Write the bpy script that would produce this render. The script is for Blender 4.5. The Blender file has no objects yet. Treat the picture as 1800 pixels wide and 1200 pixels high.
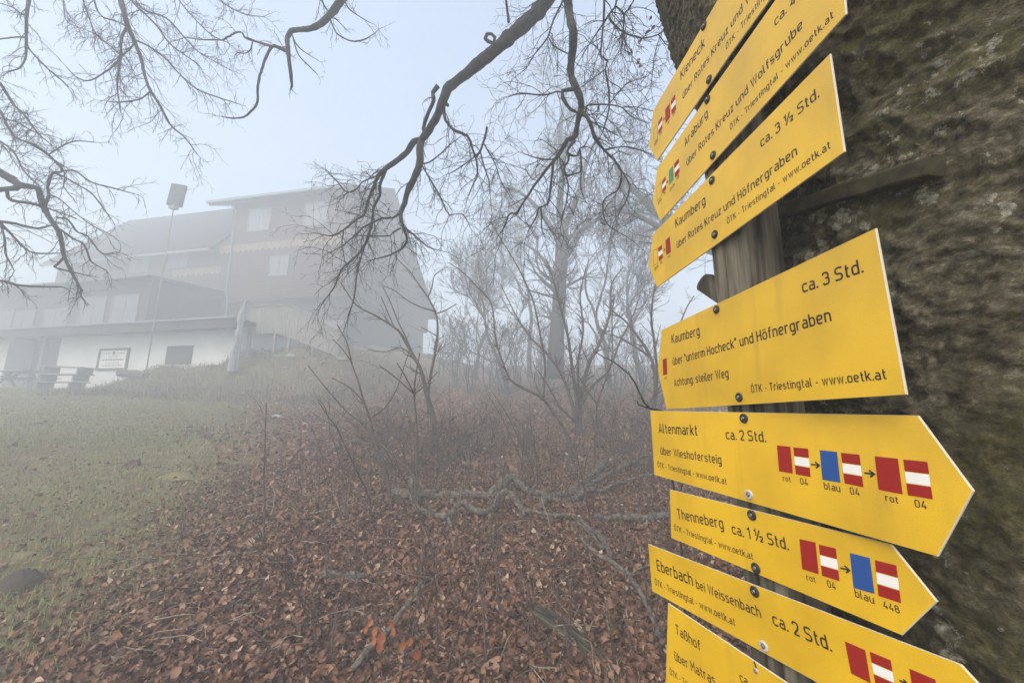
import bpy, math, random
import numpy as np
from mathutils import Vector, noise as mn
rnd = random.Random(7)
SC = bpy.context.scene
COL = SC.collection

# ------------------------------------------------------------------ camera, sky, sun, exposure
EYE = 1.65
PITCH = math.radians(9.9)
FPX = 660.0                                   # focal length in pixels of the 1800 px wide photograph
cam = bpy.data.cameras.new('camera')
cam.sensor_width = 36.0
cam.lens = 36.0 * FPX / 1800.0
cam.clip_start = 0.05
cam.clip_end = 500
camo = bpy.data.objects.new('camera', cam)
COL.objects.link(camo)
camo.location = (0, 0, EYE)
camo.rotation_euler = (math.radians(90) + PITCH, 0, 0)
SC.camera = camo

SUN_EL, SUN_AZ = math.radians(48), math.radians(215)
w = bpy.data.worlds.new('World')
SC.world = w
w.use_nodes = True
wn = w.node_tree.nodes
sky = wn.new('ShaderNodeTexSky')
sky.sky_type = 'NISHITA'
sky.sun_disc = False
sky.sun_elevation = SUN_EL
sky.sun_rotation = SUN_AZ
sky.dust_density = 4.0
sky.air_density = 1.0
wn['Background'].inputs['Strength'].default_value = 0.15
w.node_tree.links.new(sky.outputs[0], wn['Background'].inputs['Color'])
sl = bpy.data.lights.new('sun', 'SUN')
sl.energy = 0.7
sl.angle = math.radians(25)
sl.color = (1.0, 0.96, 0.90)
so = bpy.data.objects.new('sun', sl)
COL.objects.link(so)
# direction towards the sun: azimuth clockwise from +Y
sd = Vector((math.sin(SUN_AZ) * math.cos(SUN_EL), math.cos(SUN_AZ) * math.cos(SUN_EL), math.sin(SUN_EL)))
so.rotation_euler = sd.to_track_quat('Z', 'Y').to_euler()
so.location = sd * 60

SC.view_settings.view_transform = 'Standard'
SC.view_settings.look = 'None'
SC.view_settings.exposure = 1.32
SC.view_settings.gamma = 1.0
SC.view_settings.use_curve_mapping = False
cy = SC.cycles
cy.max_bounces = 10
cy.diffuse_bounces = 4
cy.glossy_bounces = 3
cy.transmission_bounces = 3
cy.volume_bounces = 5
cy.use_denoising = True
cy.denoising_input_passes = 'RGB_ALBEDO_NORMAL'
cy.denoising_prefilter = 'NONE'
cy.use_adaptive_sampling = False

# ------------------------------------------------------------------ measuring: photograph pixel -> ray
def ray(px, py):
    a = (px - 900.0) / FPX
    b = (600.0 - py) / FPX
    return np.array([a, math.cos(PITCH) - b * math.sin(PITCH), math.sin(PITCH) + b * math.cos(PITCH)])

def at(px, py, Y):
    r = ray(px, py)
    q = r * (Y / r[1])
    return np.array([q[0], q[1], q[2] + EYE])

def ss(x):
    x = np.clip(x, 0.0, 1.0)
    return x * x * (3 - 2 * x)

# ------------------------------------------------------------------ smooth value noise in numpy
_rs = np.random.RandomState(3)
_T = _rs.rand(256, 256)
def vnoise(x, y):
    xi = np.floor(x).astype(int); yi = np.floor(y).astype(int)
    fx = x - xi; fy = y - yi
    fx = fx * fx * (3 - 2 * fx); fy = fy * fy * (3 - 2 * fy)
    g = lambda i, j: _T[i & 255, j & 255]
    return (g(xi, yi) * (1 - fx) + g(xi + 1, yi) * fx) * (1 - fy) + (g(xi, yi + 1) * (1 - fx) + g(xi + 1, yi + 1) * fx) * fy
def fbm(x, y, o=4):
    s = 0; a = 0.5
    for k in range(o):
        s = s + a * (vnoise(x + 17.3 * k, y - 9.1 * k) - 0.5)
        x = x * 2.03; y = y * 2.03; a *= 0.5
    return s

# ------------------------------------------------------------------ the lie of the land
HA = np.array([-9.15, 20.0])                  # the near right corner of the house
R11 = math.radians(11)
XL = np.array([math.cos(R11), -math.sin(R11)])
YL = np.array([math.sin(R11), math.cos(R11)])
def loc(x, y):                                # world -> house axes (right along the front, back)
    dx = x - HA[0]; dy = y - HA[1]
    return dx * XL[0] + dy * XL[1], dx * YL[0] + dy * YL[1]
def hw(lx, ly, z):
    return np.array([HA[0] + lx * XL[0] + ly * YL[0], HA[1] + lx * XL[1] + ly * YL[1], z])

def gh(x, y, detail=True):
    x = np.asarray(x, float); y = np.asarray(y, float)
    lx, ly = loc(x, y)
    yy = np.minimum(y, 15.3 + 0.02 * (y - 15.3))
    rise = 0.155 * y
    rise = np.where(rise > 5.0, 5.0 + 4.5 * (1 - np.exp(-(rise - 5.0) / 4.5)), rise)
    flat = 0.155 * yy
    t = ss((lx + 6.4) / 1.2)
    h = np.where(y > 15.3, flat * (1 - t) + rise * t, 0.155 * y)
    bank = (1.0 + .55 * ss((lx + 2.6) / 1.2)) * ss((lx + 6.9) / 0.7) * (1 - ss((lx - 1.0) / 7.0)) * ss((ly + 6.9) / 2.9) * (1 - ss((ly - 2) / 14.0))
    h = h + bank
    if detail:
        near = np.exp(-np.abs(y) / 14.0)
        h = h + 0.16 * fbm(x * 0.55 + 5, y * 0.55) + 0.10 * near * fbm(x * 2.2, y * 2.2) + 0.06 * near * fbm(x * 7, y * 7, 3)
        h = h + bank * (0.6 * fbm(x * 1.6, y * 1.6, 4) + .35 * fbm(x * 5, y * 5, 3))
    return h
def ghf(x, y): return float(gh(x, y))
def onground(px, py, lift=0.0):
    r = ray(px, py)
    lo = 0.8
    for Y in np.arange(0.8, 60, 0.04):
        q = r * (Y / r[1])
        if q[2] + EYE <= ghf(q[0], Y): break
    return np.array([q[0], Y, ghf(q[0], Y) + lift])

# ------------------------------------------------------------------ object helpers
class MB:
    """collects vertices and faces for one mesh object"""
    def __init__(s): s.v = []; s.f = []; s.m = []; s.n = 0
    def add(s, vs, fs, mi=0):
        s.v.append(np.asarray(vs, float).reshape(-1, 3))
        for f in fs: s.f.append(tuple(i + s.n for i in f))
        s.m += [mi] * len(fs)
        s.n += len(s.v[-1])
    def box(s, x0, x1, y0, y1, z0, z1, mi=0):
        vs = [(x, y, z) for z in (z0, z1) for y in (y0, y1) for x in (x0, x1)]
        s.add(vs, [(0, 2, 3, 1), (4, 5, 7, 6), (0, 1, 5, 4), (2, 6, 7, 3), (0, 4, 6, 2), (1, 3, 7, 5)], mi)
    def beam(s, a, b, wx, wz, mi=0, up=(0, 0, 1)):
        a = np.array(a, float); b = np.array(b, float); d = b - a; d = d / np.linalg.norm(d)
        sd_ = np.cross(d, np.array(up, float)); sd_ /= np.linalg.norm(sd_); u = np.cross(sd_, d)
        vs = [p + sd_ * i * wx / 2 + u * j * wz / 2 for p in (a, b) for i, j in ((-1, -1), (1, -1), (1, 1), (-1, 1))]
        s.add(vs, [(0, 1, 2, 3), (4, 7, 6, 5), (0, 4, 5, 1), (1, 5, 6, 2), (2, 6, 7, 3), (3, 7, 4, 0)], mi)
    def tube(s, P, R, k=5, mi=0):
        P = np.asarray(P, float); n = len(P)
        if np.isscalar(R): R = [R] * n
        T = np.empty_like(P); T[1:-1] = P[2:] - P[:-2]; T[0] = P[1] - P[0]; T[-1] = P[-1] - P[-2]
        T /= np.linalg.norm(T, axis=1)[:, None] + 1e-12
        ref = np.array([0., 0., 1.]) if abs(T[0][2]) < 0.9 else np.array([1., 0., 0.])
        u = np.cross(T[0], ref); u /= np.linalg.norm(u)
        ang = np.arange(k) * 2 * math.pi / k; ca = np.cos(ang)[:, None]; sa = np.sin(ang)[:, None]
        vs = np.empty((n * k, 3))
        for i in range(n):
            u = u - T[i] * (u @ T[i]); u /= np.linalg.norm(u) + 1e-12
            vv = np.cross(T[i], u)
            vs[i * k:(i + 1) * k] = P[i] + R[i] * (ca * u + sa * vv)
        fs = [(i * k + j, i * k + (j + 1) % k, (i + 1) * k + (j + 1) % k, (i + 1) * k + j) for i in range(n - 1) for j in range(k)]
        fs.append(tuple(range(k - 1, -1, -1))); fs.append(tuple((n - 1) * k + j for j in range(k)))
        s.add(vs, fs, mi)
    def build(s, name, mats, parent=None, smooth=False):
        me = bpy.data.meshes.new(name)
        V = np.concatenate(s.v) if s.v else np.zeros((0, 3))
        me.from_pydata(V.tolist(), [], s.f)
        if not isinstance(mats, (list, tuple)): mats = [mats]
        for m in mats: me.materials.append(m)
        if len(mats) > 1: me.polygons.foreach_set('material_index', s.m)
        if smooth: me.polygons.foreach_set('use_smooth', [True] * len(me.polygons))
        me.update()
        o = bpy.data.objects.new(name, me)
        COL.objects.link(o)
        if parent is not None: o.parent = parent
        return o

def big_mesh(name, V, F, mats, parent=None, mi=None, smooth=False):   # V (n,3), F (m,k) arrays
    me = bpy.data.meshes.new(name)
    n, k = F.shape
    me.vertices.add(len(V)); me.vertices.foreach_set('co', V.astype(np.float32).ravel())
    me.loops.add(n * k); me.loops.foreach_set('vertex_index', F.astype(np.int32).ravel())
    me.polygons.add(n); me.polygons.foreach_set('loop_start', (np.arange(n) * k).astype(np.int32))
    me.polygons.foreach_set('loop_total', np.full(n, k, np.int32))
    for m in (mats if isinstance(mats, (list, tuple)) else [mats]): me.materials.append(m)
    if mi is not None: me.polygons.foreach_set('material_index', mi.astype(np.int32))
    if smooth: me.polygons.foreach_set('use_smooth', np.ones(n, bool))
    me.update(calc_edges=True); me.validate()
    o = bpy.data.objects.new(name, me); COL.objects.link(o)
    if parent is not None: o.parent = parent
    return o

def tag(o, label=None, cat=None, group=None, kind=None):
    if label: o['label'] = label
    if cat: o['category'] = cat
    if group: o['group'] = group
    if kind: o['kind'] = kind
    return o
def thing(name, loc_, label, cat, group=None, rz=0.0):
    o = bpy.data.objects.new(name, None); COL.objects.link(o)
    o.empty_display_size = 0.1
    o.location = loc_; o.rotation_euler = (0, 0, rz)
    return tag(o, label, cat, group)
def copy_tree(o, parent=None):
    c = o.copy(); COL.objects.link(c)
    if parent is not None: c.parent = parent
    for ch in list(o.children): copy_tree(ch, c)
    return c

# ------------------------------------------------------------------ materials
def mat(name, base, rough=0.7, var=None, scale=8.0, bump=0.0, bscale=None, spec=0.5, metal=0.0, detail=5, stretch=None, trans=0.0):
    """base colour, optionally mixed with a second colour `var` through noise in object space"""
    m = bpy.data.materials.new(name); m.use_nodes = True
    nt = m.node_tree; n = nt.nodes; b = n['Principled BSDF']
    b.inputs['Base Color'].default_value = (*base, 1); b.inputs['Roughness'].default_value = rough
    b.inputs['Specular IOR Level'].default_value = spec; b.inputs['Metallic'].default_value = metal
    co = n.new('ShaderNodeTexCoord'); src = co.outputs['Object']
    if stretch:
        mp = n.new('ShaderNodeMapping'); mp.inputs['Scale'].default_value = stretch
        nt.links.new(src, mp.inputs['Vector']); src = mp.outputs[0]
    if var is not None:
        t = n.new('ShaderNodeTexNoise'); t.inputs['Scale'].default_value = scale; t.inputs['Detail'].default_value = detail
        nt.links.new(src, t.inputs['Vector'])
        r = n.new('ShaderNodeValToRGB'); r.color_ramp.elements[0].position = 0.36; r.color_ramp.elements[1].position = 0.64
        r.color_ramp.elements[0].color = (*base, 1); r.color_ramp.elements[1].color = (*var, 1)
        nt.links.new(t.outputs['Fac'], r.inputs['Fac']); nt.links.new(r.outputs['Color'], b.inputs['Base Color'])
    if bump:
        t = n.new('ShaderNodeTexNoise'); t.inputs['Scale'].default_value = bscale or scale * 3; t.inputs['Detail'].default_value = 6
        nt.links.new(src, t.inputs['Vector'])
        bp = n.new('ShaderNodeBump'); bp.inputs['Strength'].default_value = bump; bp.inputs['Distance'].default_value = min(.02, 0.10 / (bscale or scale * 3))
        nt.links.new(t.outputs['Fac'], bp.inputs['Height']); nt.links.new(bp.outputs['Normal'], b.inputs['Normal'])
    if trans:
        b.inputs['Transmission Weight'].default_value = trans
    return m

def nodes_of(m): return m.node_tree, m.node_tree.nodes, m.node_tree.nodes['Principled BSDF']

M = {}
M['twig'] = mat('twig_bark', (0.020, 0.018, 0.017), 0.9, (0.036, 0.032, 0.030), 9, spec=.15)
M['limb'] = mat('limb_bark', (0.020, 0.020, 0.019), 0.9, (0.052, 0.050, 0.045), 16, 1.0, 60, spec=.15)
M['stem'] = mat('stem_bark', (0.060, 0.043, 0.034), 0.8, (0.11, 0.085, 0.068), 14)
M['far_bark'] = mat('far_bark', (0.05, 0.045, 0.04), 0.9, (0.08, 0.07, 0.065), 3)
M['dead_wood'] = mat('dead_wood', (0.030, 0.021, 0.014), 0.85, (0.18, 0.15, 0.115), 34, 0.9, 80)
M['rotten'] = mat('old_wood', (0.030, 0.022, 0.014), 0.95, (0.085, 0.068, 0.036), 9, 0.9, 30, stretch=(1, 1, 1))
M['board_black'] = mat('print_black', (0.012, 0.011, 0.010), 0.5)
M['red'] = mat('print_red', (0.30, 0.012, 0.008), 0.5, spec=.3)
M['white'] = mat('print_white', (0.80, 0.79, 0.74), 0.45)
M['blue'] = mat('print_blue', (0.018, 0.075, 0.27), 0.5, spec=.3)
M['green'] = mat('print_green', (0.05, 0.24, 0.11), 0.45)
M['edge'] = mat('board_edge', (0.62, 0.58, 0.46), 0.5)
M['steel'] = mat('bolt_steel', (0.26, 0.25, 0.235), 0.45, metal=1.0)
M['rubber'] = mat('dark_washer', (0.034, 0.029, 0.024), 0.7, (0.016, 0.013, 0.011), 200)
M['zinc'] = mat('pale_washer', (0.48, 0.46, 0.42), 0.5)

# ------------------------------------------------------------------ yellow sign paint: faint dirt and pin-head grain
def yellow_paint():
    m = mat('yellow_paint', (0.80, 0.47, 0.010), 0.38, spec=0.9)
    nt, n, b = nodes_of(m)
    co = n.new('ShaderNodeTexCoord')
    t = n.new('ShaderNodeTexNoise'); t.inputs['Scale'].default_value = 7; t.inputs['Detail'].default_value = 8
    t2 = n.new('ShaderNodeTexNoise'); t2.inputs['Scale'].default_value = 900; t2.inputs['Detail'].default_value = 2
    nt.links.new(co.outputs['Object'], t.inputs['Vector']); nt.links.new(co.outputs['Object'], t2.inputs['Vector'])
    r = n.new('ShaderNodeValToRGB')
    e = r.color_ramp.elements
    e[0].position = 0.28; e[0].color = (0.60, 0.36, 0.006, 1)
    e[1].position = 0.62; e[1].color = (0.80, 0.487, 0.003, 1)
    nt.links.new(t.outputs['Fac'], r.inputs['Fac'])
    mx = n.new('ShaderNodeMix'); mx.data_type = 'RGBA'; mx.blend_type = 'MULTIPLY'; mx.inputs[0].default_value = 0.28
    r2 = n.new('ShaderNodeValToRGB'); r2.color_ramp.elements[0].position = 0.30; r2.color_ramp.elements[1].position = 0.6
    r2.color_ramp.elements[0].color = (0.45, 0.42, 0.35, 1)
    nt.links.new(t2.outputs['Fac'], r2.inputs['Fac'])
    nt.links.new(r.outputs['Color'], mx.inputs[6]); nt.links.new(r2.outputs['Color'], mx.inputs[7])
    mp = n.new('ShaderNodeMapping'); mp.inputs['Scale'].default_value = (26, 26, 3.0); nt.links.new(co.outputs['Object'], mp.inputs[0])
    t3 = n.new('ShaderNodeTexNoise'); t3.inputs['Scale'].default_value = 1.0; t3.inputs['Detail'].default_value = 7; nt.links.new(mp.outputs[0], t3.inputs['Vector'])
    r3 = n.new('ShaderNodeValToRGB'); r3.color_ramp.elements[0].position = .60; r3.color_ramp.elements[1].position = .80
    r3.color_ramp.elements[0].color = (0, 0, 0, 1); r3.color_ramp.elements[1].color = (.30, .30, .30, 1); nt.links.new(t3.outputs['Fac'], r3.inputs['Fac'])
    m3 = n.new('ShaderNodeMix'); m3.data_type = 'RGBA'; m3.inputs[7].default_value = (.26, .19, .045, 1)
    nt.links.new(r3.outputs['Color'], m3.inputs[0]); nt.links.new(mx.outputs[2], m3.inputs[6])
    nt.links.new(m3.outputs[2], b.inputs['Base Color'])
    bp = n.new('ShaderNodeBump'); bp.inputs['Strength'].default_value = .5; bp.inputs['Distance'].default_value = .004
    t4 = n.new('ShaderNodeTexNoise'); t4.inputs['Scale'].default_value = 9; t4.inputs['Detail'].default_value = 3; nt.links.new(co.outputs['Object'], t4.inputs['Vector'])
    nt.links.new(t4.outputs['Fac'], bp.inputs['Height']); nt.links.new(bp.outputs['Normal'], b.inputs['Normal'])
    rr = n.new('ShaderNodeMapRange'); rr.inputs[3].default_value = 0.30; rr.inputs[4].default_value = 0.52
    nt.links.new(t.outputs['Fac'], rr.inputs[0]); nt.links.new(rr.outputs[0], b.inputs['Roughness'])
    return m
M['yellow'] = yellow_paint()

# ------------------------------------------------------------------ ground material
def ground_mat():
    m = bpy.data.materials.new('forest_floor'); m.use_nodes = True
    nt, n, b = nodes_of(m)
    b.inputs['Roughness'].default_value = 0.95; b.inputs['Specular IOR Level'].default_value = 0.15
    at_ = n.new('ShaderNodeAttribute'); at_.attribute_name = 'grass'
    co = n.new('ShaderNodeTexCoord')
    def noise(s, d=6):
        t = n.new('ShaderNodeTexNoise'); t.inputs['Scale'].default_value = s; t.inputs['Detail'].default_value = d
        nt.links.new(co.outputs['Object'], t.inputs['Vector']); return t.outputs['Fac']
    def ramp(src, stops):
        r = n.new('ShaderNodeValToRGB')
        while len(r.color_ramp.elements) < len(stops): r.color_ramp.elements.new(0.5)
        for e, (p, c) in zip(r.color_ramp.elements, stops): e.position = p; e.color = (*c, 1)
        nt.links.new(src, r.inputs['Fac']); return r.outputs['Color']
    v = n.new('ShaderNodeTexVoronoi'); v.inputs['Scale'].default_value = 26; v.inputs['Randomness'].default_value = 1
    nt.links.new(co.outputs['Object'], v.inputs['Vector'])
    sep = n.new('ShaderNodeSeparateColor'); nt.links.new(v.outputs['Color'], sep.inputs[0])
    leaf = ramp(sep.outputs[0], [(0.0, (0.045, 0.022, 0.014)), (0.35, (0.10, 0.050, 0.032)), (0.75, (0.155, 0.085, 0.055)), (1.0, (0.24, 0.155, 0.10))])
    soil = ramp(noise(5), [(0.3, (0.11, 0.080, 0.055)), (0.55, (0.15, 0.135, 0.070)), (0.75, (0.21, 0.175, 0.115))])
    mx = n.new('ShaderNodeMix'); mx.data_type = 'RGBA'
    nt.links.new(at_.outputs['Fac'], mx.inputs[0]); nt.links.new(leaf, mx.inputs[6]); nt.links.new(soil, mx.inputs[7])
    nt.links.new(mx.outputs[2], b.inputs['Base Color'])
    bp = n.new('ShaderNodeBump'); bp.inputs['Strength'].default_value = 0.8; bp.inputs['Distance'].default_value = 0.008
    ad = n.new('ShaderNodeMath'); ad.operation = 'ADD'
    nt.links.new(noise(30), ad.inputs[0]); nt.links.new(v.outputs['Distance'], ad.inputs[1])
    nt.links.new(ad.outputs[0], bp.inputs['Height']); nt.links.new(bp.outputs['Normal'], b.inputs['Normal'])
    return m
M['ground'] = ground_mat()

def border(x, y):
    return np.interp(y, [0.0, 2.0, 3.2, 4.5, 6.0, 8.5, 11.5, 14.0, 18.0, 60.0], [-1.7, -1.8, -2.0, -2.6, -3.6, -4.8, -6.0, -6.4, -6.8, -12.0]) - x
def grassiness(x, y):
    """1 on the meadow that climbs to the house, 0 in the leaf litter under the trees"""
    x = np.asarray(x, float); y = np.asarray(y, float)
    # border followed on the ground: (x, y) pairs from near to far
    by = np.array([0.0, 2.0, 3.2, 4.5, 6.0, 8.5, 11.5, 14.0, 18.0, 60.0])
    bx = np.array([-1.7, -1.8, -2.0, -2.6, -3.6, -4.8, -6.0, -6.4, -6.8, -12.0])
    d = np.interp(y, by, bx) - x + 1.6 * fbm(x * 0.8, y * 0.8, 4) * np.clip(y / 5, 0.5, 1.5)
    lx, ly = loc(x, y)
    d = np.where((lx < 6) & (ly > -8.5), np.maximum(d, 1.5), d)
    return ss(d / (0.5 + 0.16 * np.clip(y, 0, 12)) * 0.5 + 0.30)

def make_ground():
    nx, ny = 300, 330
    tx = np.linspace(-1, 1, nx); X = np.sign(tx) * (np.abs(tx) ** 2.1) * 72
    ty = np.linspace(0, 1, ny); Yv = -9 + 9 * np.minimum(ty / 0.06, 1) + 84 * np.clip((ty - 0.06) / 0.94, 0, 1) ** 2.0
    gx, gy = np.meshgrid(X, Yv)
    gz = gh(gx, gy)
    V = np.stack([gx, gy, gz], -1).reshape(-1, 3)
    i = np.arange(nx - 1); j = np.arange(ny - 1)
    jj, ii = np.meshgrid(j, i, indexing='ij'); a = (jj * nx + ii).ravel()
    F = np.stack([a, a + 1, a + nx + 1, a + nx], -1)
    o = big_mesh('ground', V, F, M['ground'], smooth=True)
    at_ = o.data.attributes.new('grass', 'FLOAT', 'POINT')
    at_.data.foreach_set('value', grassiness(V[:, 0], V[:, 1]).astype(np.float32))
    tag(o, kind='structure', label='leaf strewn forest floor rising to the grassy meadow', cat='ground')
    return o
make_ground()

# ================================================================== THE HOUSE IN THE FOG
def shingle_mat():
    m = mat('shingle_cladding', (0.16, 0.070, 0.055), 0.85)
    nt, n, b = nodes_of(m)
    co = n.new('ShaderNodeTexCoord')
    br = n.new('ShaderNodeTexBrick'); br.inputs['Scale'].default_value = 1.0
    br.inputs['Color1'].default_value = (0.135, 0.066, 0.056, 1); br.inputs['Color2'].default_value = (0.10, 0.050, 0.044, 1)
    br.inputs['Mortar'].default_value = (0.05, 0.03, 0.025, 1); br.inputs['Mortar Size'].default_value = 0.02
    br.inputs['Brick Width'].default_value = 0.24; br.inputs['Row Height'].default_value = 0.17
    mp = n.new('ShaderNodeMapping'); mp.inputs['Rotation'].default_value = (math.radians(90), 0, 0)
    nt.links.new(co.outputs['Object'], mp.inputs[0]); nt.links.new(mp.outputs[0], br.inputs['Vector'])
    nt.links.new(br.outputs['Color'], b.inputs['Base Color'])
    return m
M['shingle'] = shingle_mat()
M['roof'] = mat('roof_sheet', (0.024, 0.024, 0.025), 0.9, (0.040, 0.039, 0.039), 2, spec=.15, stretch=(6, 0.4, 1))
M['plaster'] = mat('white_plaster', (0.78, 0.77, 0.74), 0.9, (0.70, 0.69, 0.66), 1.2)
M['dark_timber'] = mat('dark_timber', (0.055, 0.042, 0.036), 0.8, (0.085, 0.065, 0.055), 3, stretch=(8, 8, 0.6))
M['grey_timber'] = mat('grey_timber', (0.20, 0.18, 0.155), 0.85, (0.28, 0.255, 0.225), 3, stretch=(9, 9, 0.7))
M['gutter'] = mat('zinc_gutter', (0.20, 0.21, 0.22), 0.6)
M['win_frame'] = mat('window_frame', (0.22, 0.20, 0.18), 0.6)
M['glass'] = mat('window_glass', (0.20, 0.22, 0.24), 0.08, spec=0.8)
M['curtain'] = mat('net_curtain', (0.22, 0.23, 0.24), 0.9)
M['frieze'] = mat('ochre_frieze', (0.29, 0.22, 0.13), 0.85, (0.17, 0.13, 0.09), 6)
M['canvas'] = mat('pale_canvas', (0.36, 0.35, 0.33), 0.9, (0.26, 0.25, 0.24), 6)
M['stone'] = mat('field_stone', (0.40, 0.38, 0.35), 0.9, (0.28, 0.27, 0.25), 5, 0.5, 12)

HOUSE = thing('house', (HA[0], HA[1], 0), 'large dark shingled mountain lodge with white basement and dormer fading into fog', 'house', rz=-R11)
def hpart(mb, name, m, parent=None, **k): return mb.build(name, m, parent or HOUSE, **k)

EAVE, RIDGE, RY = 11.6, 16.1, 3.6             # eave and ridge height, ridge distance behind the front
XLf = -22.0
# main walls: front with plain faces, gables as polygons
mb = MB()
mb.add([(XLf, 0, 7.75), (0, 0, 7.75), (0, 0, 14.1), (-8.3, 0, 14.1), (-8.3, 0, EAVE), (XLf, 0, EAVE)], [(0, 1, 2, 3, 4, 5)])
gp = [(0, 0, 7.75), (0, 11, 7.75), (0, 11, 9.6), (0, RY, RIDGE - .1), (0, 0, 14.1)]
mb.add(gp, [(0, 1, 2, 3, 4)])
mb.add([(XLf, 0, 7.75), (XLf, 11, 7.75), (XLf, 11, 9.6), (XLf, RY, RIDGE - .1), (XLf, 0, EAVE)], [(4, 3, 2, 1, 0)])
mb.add([(XLf, 11, 7.75), (0, 11, 7.75), (0, 11, 9.6), (XLf, 11, 9.6)], [(3, 2, 1, 0)])
mb.add([(XLf, 0, 7.75), (0, 0, 7.75), (0, 11, 7.75), (XLf, 11, 7.75)], [(3, 2, 1, 0)])
mb.add([(-8.3, 0, EAVE), (-8.3, 0, 14.1), (-8.3, RY, RIDGE - .1)], [(0, 1, 2)])
hpart(mb, 'upper_wall', M['shingle'])
mb = MB(); mb.box(XLf + .25, -.25, .25, 10.7, 2.2, 7.747)
hpart(mb, 'lower_wall', M['dark_timber'])
# roofs as slabs
def slab(mb, quad, th=0.16):
    q = np.array(quad, float); nrm = np.cross(q[1] - q[0], q[3] - q[0]); nrm /= np.linalg.norm(nrm)
    if nrm[2] < 0: nrm = -nrm
    lo = q - nrm * th
    mb.add(np.concatenate([q, lo]), [(0, 1, 2, 3), (7, 6, 5, 4), (0, 4, 5, 1), (1, 5, 6, 2), (2, 6, 7, 3), (3, 7, 4, 0)])
sl_f = (RIDGE - EAVE) / RY
mb = MB()
slab(mb, [(XLf - .5, -.55, EAVE - .55 * sl_f + .18), (-8.9, -.55, EAVE - .55 * sl_f + .18), (-8.9, RY, RIDGE + .18), (XLf - .5, RY, RIDGE + .18)])
sl_b = (RIDGE - 9.6) / (11 - RY)
slab(mb, [(XLf - .5, RY + .01, RIDGE + .18), (.45, RY + .01, RIDGE + .18), (.45, 11.7, 9.6 - .7 * sl_b + .18), (XLf - .5, 11.7, 9.6 - .7 * sl_b + .18)])
hpart(mb, 'roof', M['roof'])
mb = MB()
sd_ = (RIDGE - 14.1) / RY
slab(mb, [(-9.55, -.6, 14.1 - .6 * sd_ + .22), (.5, -.6, 14.1 - .6 * sd_ + .22), (.5, RY, RIDGE + .21), (-9.55, RY, RIDGE + .21)], .18)
hpart(mb, 'dormer_roof', M['roof'])
mb = MB(); mb.box(-9.6, .52, -.70, -.603, 13.93, 14.08); hpart(mb, 'gutter', M['gutter'])
mb = MB(); mb.box(XLf - .5, -9.0, -.66, -.555, EAVE - .55 * sl_f - .06, EAVE - .55 * sl_f + .08); hpart(mb, 'gutter', M['gutter'])
for pts in ([(-8.2, -.55, 13.95), (-8.02, -.10, 13.6), (-7.9, -.10, 8.3), (-7.75, -.10, 7.9), (-7.7, -.10, 5.3)],
            [(-20.6, -.5, 11.1), (-20.6, -.10, 10.8), (-20.6, -.10, 8.2)]):
    mb = MB(); mb.tube(pts, .05, 8); hpart(mb, 'downpipe', M['gutter'], smooth=True)
# frieze with a scalloped lower edge
def frieze(x0, x1, z0, z1, n):
    mb = MB(); st = (x1 - x0) / n
    for i in range(n):
        a = x0 + i * st
        for k in range(4):
            xa = a + st * k / 4; xb = a + st * (k + 1) / 4
            dz = lambda q: 0.16 * abs(math.sin(math.pi * q))
            za = z0 - dz(k / 4); zb = z0 - dz((k + 1) / 4)
            mb.add([(xa, -.03, za), (xb, -.03, zb), (xb, -.03, z1), (xa, -.03, z1), (xa, 0.02, za), (xb, 0.02, zb), (xb, .02, z1), (xa, .02, z1)],
                   [(0, 1, 2, 3), (0, 4, 5, 1), (3, 2, 6, 7)])
    hpart(mb, 'frieze', M['frieze'])
frieze(-8.95, -.25, 10.98, 11.34, 22)
frieze(-12.2, -8.6, 9.72, 10.05, 9)

def window(x0, x1, z0, z1, y=0.0, nx=2, nz=1, parent=None, curtain=True):
    f = MB(); t = .07
    for a, b in ((x0, x0 + t), (x1 - t, x1)): f.box(a, b, y - .05, y + .03, z0, z1)
    for a, b in ((z0, z0 + t), (z1 - t, z1)): f.box(x0 + t, x1 - t, y - .05, y + .03, a, b)
    for i in range(1, nx):
        c = x0 + (x1 - x0) * i / nx; f.box(c - .03, c + .03, y - .045, y + .025, z0 + t, z1 - t)
    for i in range(1, nz):
        c = z0 + (z1 - z0) * i / nz; f.box(x0 + t, x1 - t, y - .04, y + .02, c - .02, c + .02)
    fo = hpart(f, 'window', M['win_frame'], parent)
    p = MB(); p.box(x0 + t, x1 - t, y - .022, y - .012, z0 + t, z1 - t); p.build('pane', M['glass'] if not curtain else M['curtain'], fo)
    return fo
def split_window(x0, x1, z0, z1):             # dark frame with two pale curtain leaves
    f = window(x0, x1, z0, z1, curtain=False)
    for a, b in ((x0 + .12, x0 + (x1 - x0) * .38), (x0 + (x1 - x0) * .62, x1 - .12)):
        c = MB(); c.box(a, b, -.030, -.024, z0 + .1, z1 - .1); c.build('curtain', M['curtain'], f)
split_window(-7.1, -5.5, 12.1, 13.6)
split_window(-3.2, -1.6, 12.1, 13.6)
split_window(-5.2, -3.9, 9.15, 10.4)
split_window(-12.7, -11.2, 10.15, 11.45)
split_window(-15.7, -14.2, 10.1, 11.3)
window(1.0 - 2.4, 1.0 - 1.2, 5.6, 6.4, y=.25, nx=2, parent=HOUSE)

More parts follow.
